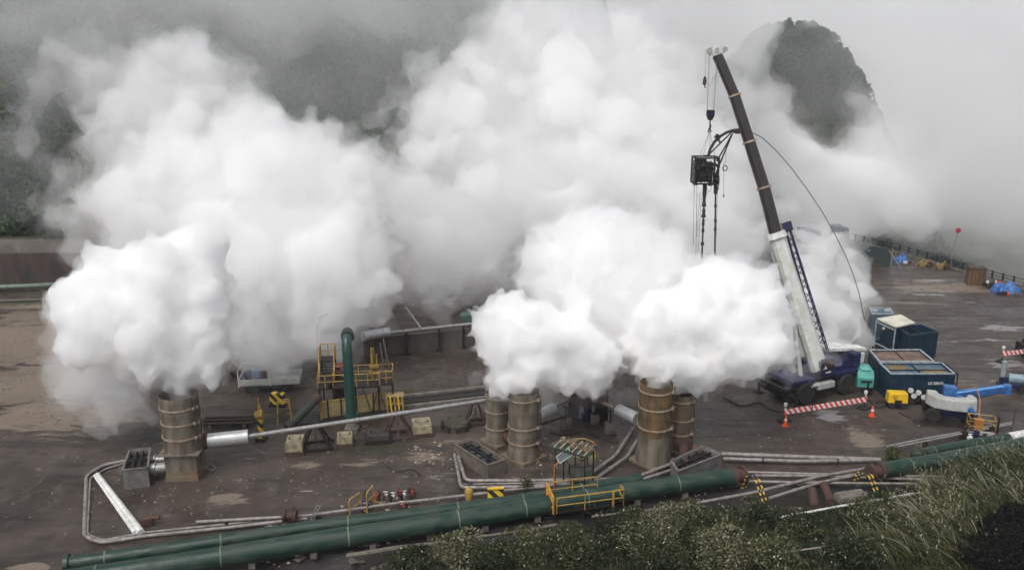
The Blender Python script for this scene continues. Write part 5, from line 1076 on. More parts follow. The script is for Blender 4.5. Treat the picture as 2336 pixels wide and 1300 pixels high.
# far vehicles in the mist
for px, py, w_, lab in ((1848, 552, 2.9, 'blue-grey truck fading in the mist, left of the fence end'), (1917, 545, 2.1, 'grey truck in the mist at the far end of the fence')):
    c = PG(px, py); t = thing('parked_truck', lab, 'truck', (c.x, c.y, 0), R(-6), 'trucks fading in the mist')
    MB().box((-w_*.3, 0, 1.25), (w_*.62, 1.9, 1.5)).build('cargo_body', mat('slate_blue_paint', (.06, .08, .14), (.05, .06, .1), rough=.5), t, bevel=.05, smooth=False); cb = MB().box((w_*.25, 0, 1.05), (w_*.4, 1.8, 1.3), taper=(.8, .9)).build('cab', M_navy, t, bevel=.06, smooth=False)
    MB().box((w_*.25, -.88, 1.35), (w_*.26, .04, .4)).build('window', M_glass, cb, smooth=False)
    for x in (-w_*.4, w_*.3):
        for y in (-.85, .85): MB().lathe((x, y, .4), [(.1, -.12), (.4, -.12), (.4, .12), (.1, .12)], 16, 'Y').build('wheel', M_rub, t)
c = PG(1856, 573); mb = MB(); mb.box((c.x, c.y, .35), (3.2, 1.6, .7), R(-6), taper=(.9, .8)); solo(mb, 'covered_pallet', M_lgrey, 'pale flat covered stack in front of the misty blue-grey truck', 'pallet', c, smooth=False, bevel=.06)

# ------------------------------------------------------------------ loose hoses, stones and litter
def hose(pxs, r, m, lab, name='hose'):
    P = [PG(x, y, r + .01) for x, y in pxs]; pts = []
    for i in range(len(P)-1):
        a = P[max(0, i-1)]; b = P[i]; c = P[i+1]; d = P[min(len(P)-1, i+2)]
        for k in range(6):
            u = k/6; pts.append(.5*((2*b) + (c-a)*u + (2*a-5*b+4*c-d)*u*u + (3*b-a-3*c+d)*u**3))
    pts.append(P[-1]); return solo(MB().tube(pts, r, 6), name, m, lab, 'hose', P[0])
hose([(1650, 905), (1690, 925), (1730, 918), (1760, 935), (1800, 940)], .05, M_dark, 'black hose snaking over the yard left of the crane')
hose([(1960, 905), (1985, 915), (2000, 930), (2025, 925)], .035, M_dark, 'thin black cable between the turquoise generator and the yellow compressor')
hose([(2110, 930), (2125, 945), (2100, 960), (2070, 950), (2050, 940)], .035, M_dark, 'thin black cable curling behind the boom lift wheel')
hose([(470, 1065), (482, 1072), (492, 1066), (478, 1058), (470, 1070)], .03, M_steel, 'small loop of wire at the right foot of the rusty box base')
hose([(1255, 985), (1290, 992), (1330, 985), (1370, 1000), (1410, 1010)], .04, M_dark, 'dark hose on the ground in front of the wellhead tree')
hose([(880, 1060), (905, 1075), (940, 1070), (960, 1085)], .03, M_dark, 'thin dark hose lying in the middle of the yard')
rs = np.random.default_rng(77)
def scatter(name, lab, areas, m, smin, smax, flat=.5):
    g = MB()
    for (px, py, rx, ry, n) in areas:
        for _ in range(n):
            p = PG(px + rs.normal(0, rx), py + rs.normal(0, ry)); s = rs.uniform(smin, smax)**1.0; z = tz(p.x, p.y)
            g.box((p.x, p.y, z + s*flat*.4), (s*rs.uniform(.7, 1.6), s*rs.uniform(.6, 1.2), s*flat), rs.uniform(0, 3), taper=(rs.uniform(.4, .8), rs.uniform(.4, .8)))
    o = g.build(name, m, None, smooth=False); return tag(o, lab, None, kind='stuff')
scatter('scattered_stones', 'small stones strewn over the wet yard', [(700, 1080, 260, 50, 200), (300, 1120, 120, 60, 160), (1250, 1050, 150, 20, 160), (1750, 990, 200, 25, 120), (1050, 860, 160, 30, 140), (2200, 720, 120, 40, 160), (130, 870, 110, 60, 260), (2150, 640, 110, 12, 160)], M_conc, .05, .16)
scatter('pale_litter', 'pale chips and scraps lying along the pipelines', [(640, 1190, 50, 5, 70), (930, 1150, 60, 12, 30), (700, 1275, 160, 6, 50), (1000, 1240, 120, 8, 50), (1560, 1130, 90, 10, 60), (1850, 1130, 80, 14, 80), (1230, 1020, 40, 16, 24), (1000, 1035, 40, 14, 40)], M_ring, .05, .2, .25)
scatter('wood_scraps', 'weathered planks and sticks beside the green pipelines', [(630, 1192, 40, 5, 26), (1480, 1160, 60, 6, 24), (900, 1262, 120, 6, 24)], M_wood, .15, .5, .2)

# ------------------------------------------------------------------ vegetation
def leaf_material(name, cols, rough=.6, trans=.25):
    m = bpy.data.materials.new(name); m.use_nodes = True; n = m.node_tree; b = n.nodes['Principled BSDF']
    at = n.nodes.new('ShaderNodeVertexColor'); at.layer_name = 'tone'; sp = n.nodes.new('ShaderNodeSeparateColor'); n.links.new(at.outputs[0], sp.inputs[0])
    r = n.nodes.new('ShaderNodeValToRGB'); el = r.color_ramp.elements
    for i, c in enumerate(cols):
        e = el[i] if i < 2 else el.new(1); 
        e.color = (*c, 1)
    for i in range(len(cols)): el[i].position = i/(len(cols)-1)
    for i, c in enumerate(cols): el[i].color = (*c, 1)
    n.links.new(sp.outputs[0], r.inputs[0]); n.links.new(r.outputs[0], b.inputs['Base Color']); b.inputs['Roughness'].default_value = rough; b.inputs['Specular IOR Level'].default_value = .3
    return m
def quads_mesh(name, V, tone, m):
    """V: (n,k,3) with k 3 or 4 points per leaf; tone (n,)"""
    n, k, _ = V.shape; me = bpy.data.meshes.new(name)
    me.vertices.add(n*k); me.vertices.foreach_set('co', V.reshape(-1).astype(np.float32))
    me.loops.add(n*k); me.loops.foreach_set('vertex_index', np.arange(n*k, dtype=np.int32))
    me.polygons.add(n); me.polygons.foreach_set('loop_start', np.arange(0, n*k, k, dtype=np.int32)); me.polygons.foreach_set('loop_total', np.full(n, k, dtype=np.int32))
    me.update(calc_edges=True)
    ca = me.color_attributes.new('tone', 'FLOAT_COLOR', 'POINT'); t4 = np.repeat(np.clip(tone, 0, 1), k); ca.data.foreach_set('color', np.stack([t4, t4, t4, np.ones_like(t4)], -1).reshape(-1).astype(np.float32))
    me.materials.append(m); o = bpy.data.objects.new(name, me); SC.collection.objects.link(o); return o
def blades(px, py, pz, n_per, spread, length, width, lean, rg, wind=(-.5, .1), droop=1.0, tone=None, segs=3):
    """arching grass blades from tuft bases; returns quads (N,4,3) and tone"""
    n = len(px)*n_per; bx = np.repeat(px, n_per) + rg.normal(0, 1, n)*np.repeat(spread, n_per); by = np.repeat(py, n_per) + rg.normal(0, 1, n)*np.repeat(spread, n_per); bz = np.repeat(pz, n_per)
    L = np.repeat(length, n_per)*rg.uniform(.55, 1.15, n); th = rg.uniform(0, 2*PI, n); ln = np.abs(rg.normal(0, lean, n))
    dx = np.cos(th)*ln + wind[0]; dy = np.sin(th)*ln + wind[1]
    base = np.stack([bx, by, bz], -1); pts = []
    for i in range(segs+1):
        u = i/segs; pts.append(base + np.stack([dx*L*u**1.6, dy*L*u**1.6, L*(u - .45*droop*np.hypot(dx, dy)*u*u)], -1))
    a = rg.uniform(0, 2*PI, n); sd = np.stack([np.cos(a), np.sin(a)*.6, rg.uniform(-.3, .3, n)], -1)*np.repeat(width, n_per)[:, None]*.5
    Q = []; T = []
    tn = (tone if tone is not None else rg.uniform(0, 1, n))
    for i in range(segs):
        w0 = 1 - (i/segs)**2*.9; w1 = 1 - ((i+1)/segs)**2*.95
        Q.append(np.stack([pts[i] - sd*w0, pts[i] + sd*w0, pts[i+1] + sd*w1, pts[i+1] - sd*w1], 1)); T.append(tn + .08*i)
    return np.concatenate(Q), np.concatenate(T)
def leaves(cx_, cy_, cz_, n, rx, ry, rz_, size, rg, shell=.55):
    v = rg.normal(0, 1, (n, 3)); v /= np.linalg.norm(v, axis=1)[:, None]; r = rg.uniform(shell, 1.0, n)**.7
    c = np.stack([cx_ + v[:, 0]*rx*r, cy_ + v[:, 1]*ry*r, cz_ + v[:, 2]*rz_*r], -1)
    a = rg.normal(0, 1, (n, 3)); a /= np.linalg.norm(a, axis=1)[:, None]; b = np.cross(a, rg.normal(0, 1, (n, 3))); b /= np.linalg.norm(b, axis=1)[:, None]
    s = size*rg.uniform(.6, 1.3, n)[:, None]
    return np.stack([c - a*s*.9, c - b*s*.4, c + a*s*.9, c + b*s*.4], 1)
M_grass = leaf_material('bank_grass', [(.004, .008, .003), (.011, .020, .007), (.024, .034, .011), (.05, .055, .022), (.22, .21, .15)])
M_pampas = leaf_material('silver_grass', [(.006, .011, .003), (.022, .034, .009), (.058, .066, .02), (.13, .125, .055), (.40, .39, .30)])
M_bush = leaf_material('dark_bush_leaves', [(.005, .009, .003), (.018, .028, .008), (.048, .056, .018), (.10, .10, .045), (.34, .33, .24)])
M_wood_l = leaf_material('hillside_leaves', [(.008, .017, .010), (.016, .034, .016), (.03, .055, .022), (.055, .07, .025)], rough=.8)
rg = np.random.default_rng(11)
# ground cover over the whole bank: stuff
n = 15000; gx_ = rg.uniform(-16, 36, n); gy_ = rg.uniform(28, 56, n); d_ = below_bank(gx_, gy_)
dens = fbm(gx_, gy_, 4, 5); keep = (d_ > -.2 + .6*(fbm(gx_, gy_, 2, 6) - .5)) & (rg.uniform(0, 1, n) < .35 + .9*dens) & ~((gx_ < -3) & (d_ < 1.2))
gx_, gy_, d_ = gx_[keep], gy_[keep], d_[keep]; gz_ = terrain(gx_, gy_)
hs_ = .25 + .4*fbm(gx_, gy_, 5, 1) + .25*sstep(5, 20, gx_); hs_ *= sstep(-.3, 1.2, d_)*.8 + .2
tonebase = np.repeat(.1 + .55*fbm(gx_, gy_, 3.2, 2), 9) + rg.normal(0, .12, len(gx_)*9); tonebase[rg.uniform(0, 1, len(tonebase)) < .03] = .95
Q, T = blades(gx_, gy_, gz_ - .05, 9, np.full(len(gx_), .22), hs_, np.full(len(gx_), .05), .45, rg, (-.18, .05), 1, tonebase)
o = quads_mesh('bank_grass', Q, T, M_grass); tag(o, 'low wild grass and weeds covering the foreground bank', None, kind='stuff')
# tall silver grass clumps: one thing each
spots = []
def clump(px, py, R_, h, lab, n_=46, per=9, m=M_pampas, wind=(-.55, .12), tb=.45, zoff=0, name='grass_clump', cat='grass', grp='tall silver grass clumps on the bank'):
    z = 0
    for _ in range(8): p = PG(px, py, z); z = tz(p.x, p.y)
    x = p.x + rg.normal(0, R_*.5, n_); y = p.y + rg.normal(0, R_*.4, n_); zz = terrain(x, y)
    l = h*rg.uniform(.6, 1.1, n_); tb_ = np.repeat(tb + .28*(rg.uniform(-1, 1, n_)), per) + rg.normal(0, .1, n_*per)
    Q, T = blades(x, y, zz, per, np.full(n_, .16), l, np.full(n_, .055), .3, rg, wind, 1, tb_, 4)
    Lf_ = []; Lt = []
    for u in range(0, n_, 2):
        Lf_.append(leaves(x[u], y[u], zz[u] + l[u]*.3, 26, .42, .36, l[u]*.38, .085, rg, .3)); Lt.append(.12 + .3*rg.random() + rg.normal(0, .1, 26))
    # pale plumes
    k = max(8, n_); i = rg.integers(0, n_, k); L = l[i]*1.05; bx, by, bz = x[i] + wind[0]*L*.8, y[i] + wind[1]*L*.8, zz[i] + L*.88
    qs = [Q] + Lf_; ts = [T] + Lt
    for u in range(k):
        q = leaves(bx[u], by[u], bz[u], 6, .05, .04, .16, .04, rg, 0); qs.append(q); ts.append(np.full(6, .8 + .2*rg.random()))
    Q = np.concatenate(qs); T = np.concatenate(ts); Q = Q - np.array([p.x, p.y, p.z])
    o = quads_mesh(name, Q, T, m); o.location = p; tag(o, lab, cat, grp); return o
clumps = [
 (2320, 1075, 2.0, 2.3, 'olive grass clump at the right edge just below the front green pipeline'),
 (2240, 1100, 2.0, 2.3, 'tall grass clump left of the right-edge one, below the green pipeline'),
 (2150, 1130, 1.6, 2.0, 'grass clump in front of the level pipes right of the rusty pipe end'),
 (2120, 1090, .8, 2.0, 'thin upright tuft rising in front of the green pipeline right of its rusty end'),
 (2310, 1150, 2.0, 2.2, 'reddish-tipped grass clump above the black shadow at the right edge'),
 (2200, 1180, 2.0, 2.2, 'wind-bent grass clump left of the shade-coloured bushes'),
 (2100, 1190, 1.9, 1.9, 'pale leaning clump on the bank below the long white pipe end'),
 (2060, 1260, 1.9, 2.0, 'silvery clump low on the bank, left of the bottom right bushes'),
 (2160, 1270, 1.8, 2.0, 'white-plumed clump at the bottom edge beside the shade-coloured bushes'),
 (2200, 1225, 1.6, 2.0, 'dark leaning clump beside the shade-coloured bushes'),
 (1560, 1215, 1.8, 1.7, 'bright olive clump below the front green pipeline end'),
 (1640, 1240, 1.8, 1.8, 'white-flecked clump in the middle of the bank, right of the olive one'),
 (1500, 1270, 2.0, 1.8, 'broad clump at the bottom edge left of centre bank'),
 (1400, 1250, 1.8, 1.6, 'olive clump on the bank below the yellow walkway'),
 (1640, 1295, 1.8, 1.8, 'darker clump at the bottom edge with a white tip'),
 (1300, 1280, 1.7, 1.5, 'low pale clump at the bottom below the walkway left end'),
 (1210, 1260, 1.6, 1.4, 'yellowish clump left of the walkway foot'),
 (1740, 1195, 1.0, 1.2, 'small clump at the left end of the long pale pipe'),
 (1040, 1278, 1.6, 1.3, 'low dark clump at the bottom left of the bank'),
]
for i, (px, py, R_, h, lab) in enumerate(clumps):
  if px >= 1900: clump(px, py, R_, h, lab, 70 if R_ > 1.2 else 26, 7, tb=(.42, .34, .5, .38)[i % 4], wind=(-.55 if px > 1950 else -.2, .1))
def bush(px, py, R_, h, n_, lab, m=M_bush, name='bush', sz=.12, tb=.35, lobes=7, pale=0.0, grp=None, zb=None):
    z = 0
    for _ in range(8): p = PG(px, py, z); z = tz(p.x, p.y)
    t = thing(name, lab, 'bush', (p.x, p.y, tz(p.x, p.y)), 0, grp); qs = []; ts = []
    for k in range(lobes):
        a = rg.uniform(0, 2*PI); r = R_*rg.uniform(.1, .65); s = R_*rg.uniform(.35, .6); hz = h*rg.uniform(.35, .75)
        tt = tb + rg.uniform(-.18, .18) + rg.normal(0, .13, n_//lobes); tt[rg.random(len(tt)) < pale] = .95; qs.append(leaves(math.cos(a)*r, math.sin(a)*r, hz, n_//lobes, s, s, h*.35, sz, rg)); ts.append(tt)
    o = quads_mesh('foliage', np.concatenate(qs), np.concatenate(ts), m); o.parent = t
    g = MB(); 
    for k in range(4): a = rg.uniform(0, 2*PI); g.tube([(0, 0, 0), (math.cos(a)*R_*.25, math.sin(a)*R_*.25, h*.4), (math.cos(a)*R_*.5, math.sin(a)*R_*.5, h*.75)], .04, 5)
    g.build('stems', M_wood, t); return t
for i, (px, py, R_, h, lab) in enumerate(clumps):
  if px < 1900: bush(px, py, R_*1.05, h*.95, int(2600*R_), lab.replace('clump', 'shrub clump'), sz=.085, tb=(.55, .22, .62, .34)[i % 4], lobes=12, pale=.04, grp='leafy shrub clumps on the bank')
for i, (px, py, R_, h, lab) in enumerate(((1120, 1290, 1.6, 1.2, 'dark leafy shrub at the bottom edge below the left end of the walkway'), (1440, 1205, 1.3, 1.2, 'dark shrub right below the right gate of the walkway'), (1820, 1235, 1.6, 1.3, 'dark shrub between the long pale pipe and the half buried thin one'), (1930, 1285, 1.8, 1.5, 'dark shrub at the bottom edge under the half buried thin pipe'), (1770, 1292, 1.7, 1.4, 'mid-green shrub at the bottom edge, left of the half buried pipe'), (1500, 1300, 1.6, 1.4, 'dark shrub at the bottom edge under the broad one'), (940, 1295, 1.3, .9, 'small dark shrub at the bottom left end of the bank'), (1990, 1195, 1.2, 1.2, 'dark shrub just below the right end of the long pale pipe'))):
  bush(px, py, R_, h, int(2400*R_), lab, sz=.09, tb=(.2, .5, .32)[i % 3], lobes=11, pale=.03, grp='leafy shrub clumps on the bank')
bush(1198, 1124, .5, 1.2, 260, 'small upright shrub growing between the thin pipes left of the canopy', sz=.10, tb=.5)
bush(2034, 1052, .75, .9, 420, 'round green bush at the meeting of the pale pipes and the right green pipeline', tb=.55)
bush(1718, 1163, .7, .8, 420, 'bush under the left banded hoop', tb=.5)
bush(2005, 1150, 1.0, .8, 420, 'bush by the rusty end of the right green pipeline', tb=.4)
bush(1335, 1195, 1.0, .9, 520, 'dark leafy bush growing up through the yellow walkway', tb=.35)
bush(1020, 1250, 1.3, .6, 420, 'low leafy bush at the left end of the bank below the pipelines', tb=.35)
# deep-shade corner: bushes added there, the shade painted as near-black leaf colour
M_shade_leaf = leaf_material('shade_black_leaves', [(.002, .003, .002), (.004, .006, .003), (.007, .009, .004)], rough=.95)
for (px, py, R_, h, lab) in ((2318, 1272, 1.9, 1.5, 'dense bush coloured as deep shade, filling the bottom right corner'), (2262, 1298, 1.5, 1.3, 'shade-coloured bush at the bottom edge, left of the corner one'), (2336, 1222, 1.3, 1.4, 'shade-coloured bush at the right edge above the corner one'), (2288, 1238, 1.2, 1.3, 'shade-coloured bush behind the corner one, meeting the wind-bent grass'), (2250, 1262, .9, .9, 'small shade-coloured bush at the left side of the black corner')):
    bush(px, py, R_, h, int(4200*R_), lab, M_shade_leaf, 'shade_black_bush', .12, .4, 26)

# ------------------------------------------------------------------ wooded hillside (stuff) and its fringe
def forest(name, n, region, lab, size, seed, zlift=1.5):
    r_ = np.random.default_rng(seed); x, y = region(r_, n); z = terrain(x, y)
    # crowns: cellular bumps
    cs = 4.2 if seed == 21 else 2.6; ix = np.floor(x/cs); iy = np.floor(y/cs)
    hsh = lambda a, b, k: np.modf(np.abs(np.sin(a*127.1 + b*311.7 + k*74.7)*43758.5453))[0]
    cx_ = (ix + .25 + .5*hsh(ix, iy, 1))*cs; cy_ = (iy + .25 + .5*hsh(ix, iy, 2))*cs; rad = cs*(.42 + .3*hsh(ix, iy, 3)); hh = (1.5 + 3.0*hsh(ix, iy, 4))*(1 if seed == 21 else .5)
    dd = np.hypot(x - cx_, y - cy_)/rad; up = hh*np.sqrt(np.clip(1 - dd**2, 0, 1)); z = z + up + r_.uniform(-.5, .4, n)*zlift*.5
    a = r_.normal(0, 1, (n, 3)); a /= np.linalg.norm(a, axis=1)[:, None]; b = np.cross(a, r_.normal(0, 1, (n, 3))); b /= np.linalg.norm(b, axis=1)[:, None]
    s = size*r_.uniform(.5, 1.3, n)[:, None]; c = np.stack([x, y, z], -1)
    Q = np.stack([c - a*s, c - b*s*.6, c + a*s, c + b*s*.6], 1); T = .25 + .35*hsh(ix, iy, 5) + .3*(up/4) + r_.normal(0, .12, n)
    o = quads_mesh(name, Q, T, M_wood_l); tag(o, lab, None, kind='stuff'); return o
def reg_left(r_, n):
    x = r_.uniform(-95, 34, n); t_ = r_.uniform(0, 1, n)**1.3*92; foot = np.interp(x, [-200, -60, -35, -8, 6, 30], [104, 104, 103, 100, 100, 118]); return x, foot + 2 + t_
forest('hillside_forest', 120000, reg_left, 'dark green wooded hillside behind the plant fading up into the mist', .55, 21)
def reg_right(r_, n): return 61 + r_.normal(0, 16, n)*np.where(r_.random(n) < .6, 1, 1.3), 186 + r_.normal(0, 15, n)
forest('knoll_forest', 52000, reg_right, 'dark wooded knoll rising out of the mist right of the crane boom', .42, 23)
n = 3200; x = rg.uniform(-60, -28, n); foot_ = np.interp(x, [-200, -60, -35, -8], [104, 104, 103, 100]); y = foot_ + rg.uniform(.8, 4.5, n)
Q, T = blades(x, y, terrain(x, y), 8, np.full(n, .3), rg.uniform(.5, 1.3, n), np.full(n, .09), .5, rg, (0, -.2), 1, np.repeat(rg.uniform(.1, .7, n), 8))
o = quads_mesh('wall_top_grass', Q, T, M_grass); tag(o, 'rank grass along the top of the brown retaining wall', None, kind='stuff')
# ------------------------------------------------------------------ steam
def steam_mat(d, col=(1, 1, 1), ani=0.0):
    m = bpy.data.materials.new('steam'); m.use_nodes = True; n = m.node_tree; n.nodes.clear()
    o = n.nodes.new('ShaderNodeOutputMaterial'); v = n.nodes.new('ShaderNodeVolumeScatter'); v.inputs['Color'].default_value = (*col, 1); v.inputs['Density'].default_value = d; v.inputs['Anisotropy'].default_value = ani
    n.links.new(v.outputs[0], o.inputs['Volume']); return m
def billow(layers):
    g = bpy.data.node_groups.new('billow', 'GeometryNodeTree')
    g.interface.new_socket('Geometry', in_out='INPUT', socket_type='NodeSocketGeometry'); g.interface.new_socket('Geometry', in_out='OUTPUT', socket_type='NodeSocketGeometry')
    i = g.nodes.new('NodeGroupInput'); o = g.nodes.new('NodeGroupOutput'); last = i.outputs[0]
    for kind, scale, amp in layers:
        sp = g.nodes.new('GeometryNodeSetPosition'); nm = g.nodes.new('GeometryNodeInputNormal')
        if kind == 'v':
            t = g.nodes.new('ShaderNodeTexVoronoi'); t.feature = 'SMOOTH_F1'; t.inputs['Smoothness'].default_value = .4; t.inputs['Scale'].default_value = scale; t.inputs['Detail'].default_value = 1.0; out = t.outputs['Distance']; k = (-1, .5)
        else:
            t = g.nodes.new('ShaderNodeTexNoise'); t.inputs['Scale'].default_value = scale; t.inputs['Detail'].default_value = 4; t.inputs['Roughness'].default_value = .6; out = t.outputs[0]; k = (2, -1)
        m = g.nodes.new('ShaderNodeMath'); m.operation = 'MULTIPLY_ADD'; g.links.new(out, m.inputs[0]); m.inputs[1].default_value = k[0]*amp; m.inputs[2].default_value = k[1]*amp
        vm = g.nodes.new('ShaderNodeVectorMath'); vm.operation = 'SCALE'; g.links.new(nm.outputs[0], vm.inputs[0]); g.links.new(m.outputs[0], vm.inputs['Scale'])
        g.links.new(last, sp.inputs['Geometry']); g.links.new(vm.outputs[0], sp.inputs['Offset']); last = sp.outputs[0]
    g.links.new(last, o.inputs[0]); return g
_ico = bmesh.new(); bmesh.ops.create_icosphere(_ico, subdivisions=2, radius=1)
_bv = np.array([v.co[:] for v in _ico.verts]); _bf = np.array([[v.index for v in f.verts] for f in _ico.faces]); _ico.free()
def plume(name, label, blobs, voxel, layers, dens, seed=1, levels=2, kids=10, veil=None, puffs=None, col=(.9975, .9992, 1), ani=0.0, kr=(.28, .5), far=(.75, 1.0), jit=.0):
    rnd = random.Random(seed); sp = []
    for px, py, rp, D in blobs: sp.append((PD(px, py, D + rnd.uniform(-jit, jit)), rp*D/F))
    cur = list(sp)
    for L in range(levels):
        nx = []
        for c, r in cur:
            for k in range(kids):
                v = Vector([rnd.gauss(0, 1) for _ in range(3)]).normalized(); nx.append((c + v*(r*rnd.uniform(*far)), r*rnd.uniform(*kr)))
        sp += nx; cur = nx
    Vs = []; Fs = []; o = 0
    for c, r in sp:
        if r < voxel*1.3: continue
        Vs.append(_bv*r + np.array(c)); Fs.append(_bf + o); o += len(_bv)
    loc = sp[0][0]; Vs = np.concatenate(Vs) - np.array(loc); Fs = np.concatenate(Fs)
    me = bpy.data.meshes.new(name); me.from_pydata(Vs.tolist(), [], Fs.tolist())
    ob = bpy.data.objects.new(name, me); SC.collection.objects.link(ob)
    m = ob.modifiers.new('r', 'REMESH'); m.mode = 'VOXEL'; m.voxel_size = voxel
    s = ob.modifiers.new('s', 'SMOOTH'); s.factor = .5; s.iterations = 2
    g = ob.modifiers.new('g', 'NODES'); g.node_group = billow(layers)
    m = ob.modifiers.new('r2', 'REMESH'); m.mode = 'VOXEL'; m.voxel_size = voxel*.9
    dg = C.evaluated_depsgraph_get(); me2 = bpy.data.meshes.new_from_object(ob.evaluated_get(dg)); ob.modifiers.clear(); ob.data = me2; bpy.data.meshes.remove(me)
    me2.materials.clear(); me2.materials.append(steam_mat(dens, col, ani)); me2.name = name; ob.location = loc
    tag(ob, label, None, kind='stuff')
    if puffs:
        per, lo_, hi_, dp_, vx, lay = puffs; pb = []; r_ = random.Random(seed + 500)
        for px, py, rp, D in blobs:
            for _ in range(per):
                a = r_.uniform(0, 2*PI); q = r_.uniform(.15, .95); rr_ = rp*r_.uniform(lo_, hi_); s_ = math.sqrt(max(0, 1 - q*q))
                pb.append((px + rp*q*math.cos(a), py - rp*q*math.sin(a)*.95, rr_, D - rp*D/F*s_*r_.uniform(.75, 1.0)))
        w = plume('billow', None, pb, vx, lay, dp_, seed + 300, 2, 7)
        w.parent = ob; w.location = Vector(w.location) - Vector(loc); del w['kind']
    if veil:
        for i, (sc_, dv, vx) in enumerate(veil if isinstance(veil[0], tuple) else (veil,)):
            vb = [(px, py, rp*sc_, D) for px, py, rp, D in blobs]
            w = plume('thin_edge', None, vb, vx, [(k, s/(1.2 + .3*i), a*(1.3 + .5*i)) for k, s, a in layers] + [('n', .22/vx, vx*2.2)], dv, seed + 100 + i, levels, max(6, kids - 2))
            w.parent = ob; w.location = Vector(w.location) - Vector(loc); del w['kind']
    return ob
near = [('v', .5, .8), ('v', 1.15, .5), ('v', 2.6, .22), ('n', 4, .08)]
midl = [('v', .3, 1.8), ('v', .75, .95), ('n', 1.4, .45), ('n', 3, .15)]
fine = [('v', .8, .6), ('v', 1.9, .28), ('n', 3.5, .12)]
farl = [('v', .16, 3.0), ('v', .42, 1.7), ('n', .8, .9), ('n', 2, .3)]
A = [(413, 893, 34, 51.5), (412, 862, 44, 51.5), (395, 825, 58, 51), (445, 810, 70, 51.5), (482, 865, 34, 52), (340, 770, 95, 51), (455, 755, 78, 52), (250, 740, 105, 51), (185, 700, 72, 51), (150, 690, 42, 51), (260, 650, 90, 51), (205, 640, 50, 51), (350, 650, 100, 51), (440, 665, 88, 52), (452, 570, 72, 52), (385, 600, 55, 51), (462, 530, 38, 52), (495, 600, 34, 52), (480, 705, 50, 51)]
plume('steam_plume', 'dense white billowing steam pouring from the lone stack on the left', A, .17, [('v', .5, .7), ('v', 1.15, .4), ('v', 2.6, .18), ('n', 4, .06)], 1.6, 3, puffs=(3, .2, .42, 1.1, .15, [('v', 1.0, .4), ('v', 2.4, .18), ('n', 5, .05)]), veil=((1.07, .5, .24), (1.16, .09, .34)))
Aw = [(150, 740, 60, 53), (200, 790, 75, 53), (290, 830, 70, 53), (250, 780, 80, 53), (330, 880, 55, 53), (120, 830, 45, 54), (180, 890, 80, 54), (230, 840, 80, 55), (110, 850, 40, 54), (350, 960, 30, 54), (150, 780, 60, 54), (250, 900, 75, 55), (200, 955, 42, 54), (270, 965, 50, 54), (325, 925, 45, 54), (170, 850, 60, 55), (125, 790, 35, 54), (120, 720, 40, 54), (300, 870, 60, 54)]
plume('steam_wisp', 'thin grey steam sinking to the ground behind the lone stack', Aw, .3, midl, .26, 5, 2, 8, veil=(1.2, .05, .4))
B = [(560, 745, 55, 63), (530, 790, 42, 62), (590, 700, 60, 64), (500, 850, 34, 60), (640, 845, 52, 66), (600, 790, 80, 66), (560, 850, 30, 66), (700, 780, 75, 66), (760, 735, 82, 66), (690, 690, 115, 67), (825, 660, 85, 66), (855, 720, 40, 66), (790, 600, 115, 67), (640, 570, 150, 68), (810, 510, 95, 68), (510, 490, 140, 69), (700, 410, 130, 70), (820, 400, 90, 70), (570, 360, 130, 71), (420, 420, 115, 70), (320, 380, 80, 71), (260, 450, 80, 70), (330, 510, 110, 69), (730, 310, 55, 71), (620, 290, 60, 72), (560, 620, 90, 64), (900, 660, 35, 66)]
plume('steam_plume', 'large soft white steam mass rising behind the platform', B, .3, midl, .22, 7, 2, 9, puffs=(3, .22, .5, .38, .26, fine), veil=((1.12, .11, .4), (1.32, .035, .6)))
B2 = [(430, 120, 75, 76), (380, 160, 90, 77), (480, 190, 90, 76), (540, 240, 70, 76), (340, 260, 110, 76), (440, 310, 110, 75), (250, 330, 80, 76), (220, 460, 80, 75), (150, 480, 50, 76), (180, 560, 60, 75), (290, 580, 60, 74), (560, 150, 45, 77)]
plume('steam_plume', 'paler steam lobe towering at the top left', B2, .4, midl, .14, 9, 2, 9, puffs=(3, .2, .45, .28, .32, fine), veil=((1.15, .06, .5), (1.4, .02, .7)))
B3 = [(120, 120, 60, 84), (200, 150, 90, 84), (100, 200, 60, 84), (260, 220, 110, 83), (60, 330, 50, 84), (150, 400, 60, 83), (120, 500, 60, 82), (90, 470, 40, 82), (40, 260, 40, 85)]
plume('steam_wisp', 'torn thin steam veils at the far left against the hillside', B3, .5, farl, .10, 11, 2, 8, veil=(1.25, .03, .7))
Cc = [(940, 420, 100, 92), (1010, 330, 110, 94), (900, 330, 60, 93), (1090, 260, 130, 96), (1110, 150, 100, 98), (1200, 90, 110, 98), (1170, 30, 80, 98), (1320, 110, 130, 98), (1440, 150, 120, 97), (1540, 120, 70, 96), (1280, 270, 160, 96), (1450, 300, 150, 94), (1560, 220, 80, 92), (1590, 380, 140, 90), (1150, 430, 160, 92), (1350, 430, 160, 90), (1000, 550, 130, 88), (900, 560, 90, 88), (1120, 620, 70, 86), (1500, 470, 120, 88), (1680, 330, 70, 84), (1680, 430, 90, 84), (1760, 480, 70, 84), (1650, 540, 100, 84), (1000, 640, 60, 86), (930, 620, 60, 86)]
plume('steam_plume', 'tall pale steam curtain filling the middle background', Cc, .5, farl, .12, 13, 2, 8, puffs=(3, .18, .42, .3, .36, [('v', .5, .9), ('v', 1.2, .45), ('n', 2.4, .2)]), veil=((1.15, .05, .6), (1.35, .02, .8)))
Ce = [(960, 640, 80, 82), (1060, 610, 70, 82), (1000, 570, 90, 84), (1120, 560, 70, 82), (1040, 680, 40, 80), (890, 740, 40, 78)]
plume('steam_wisp', 'dim grey steam drifting low over the concrete wall', Ce, .45, midl, .08, 15, 2, 8)
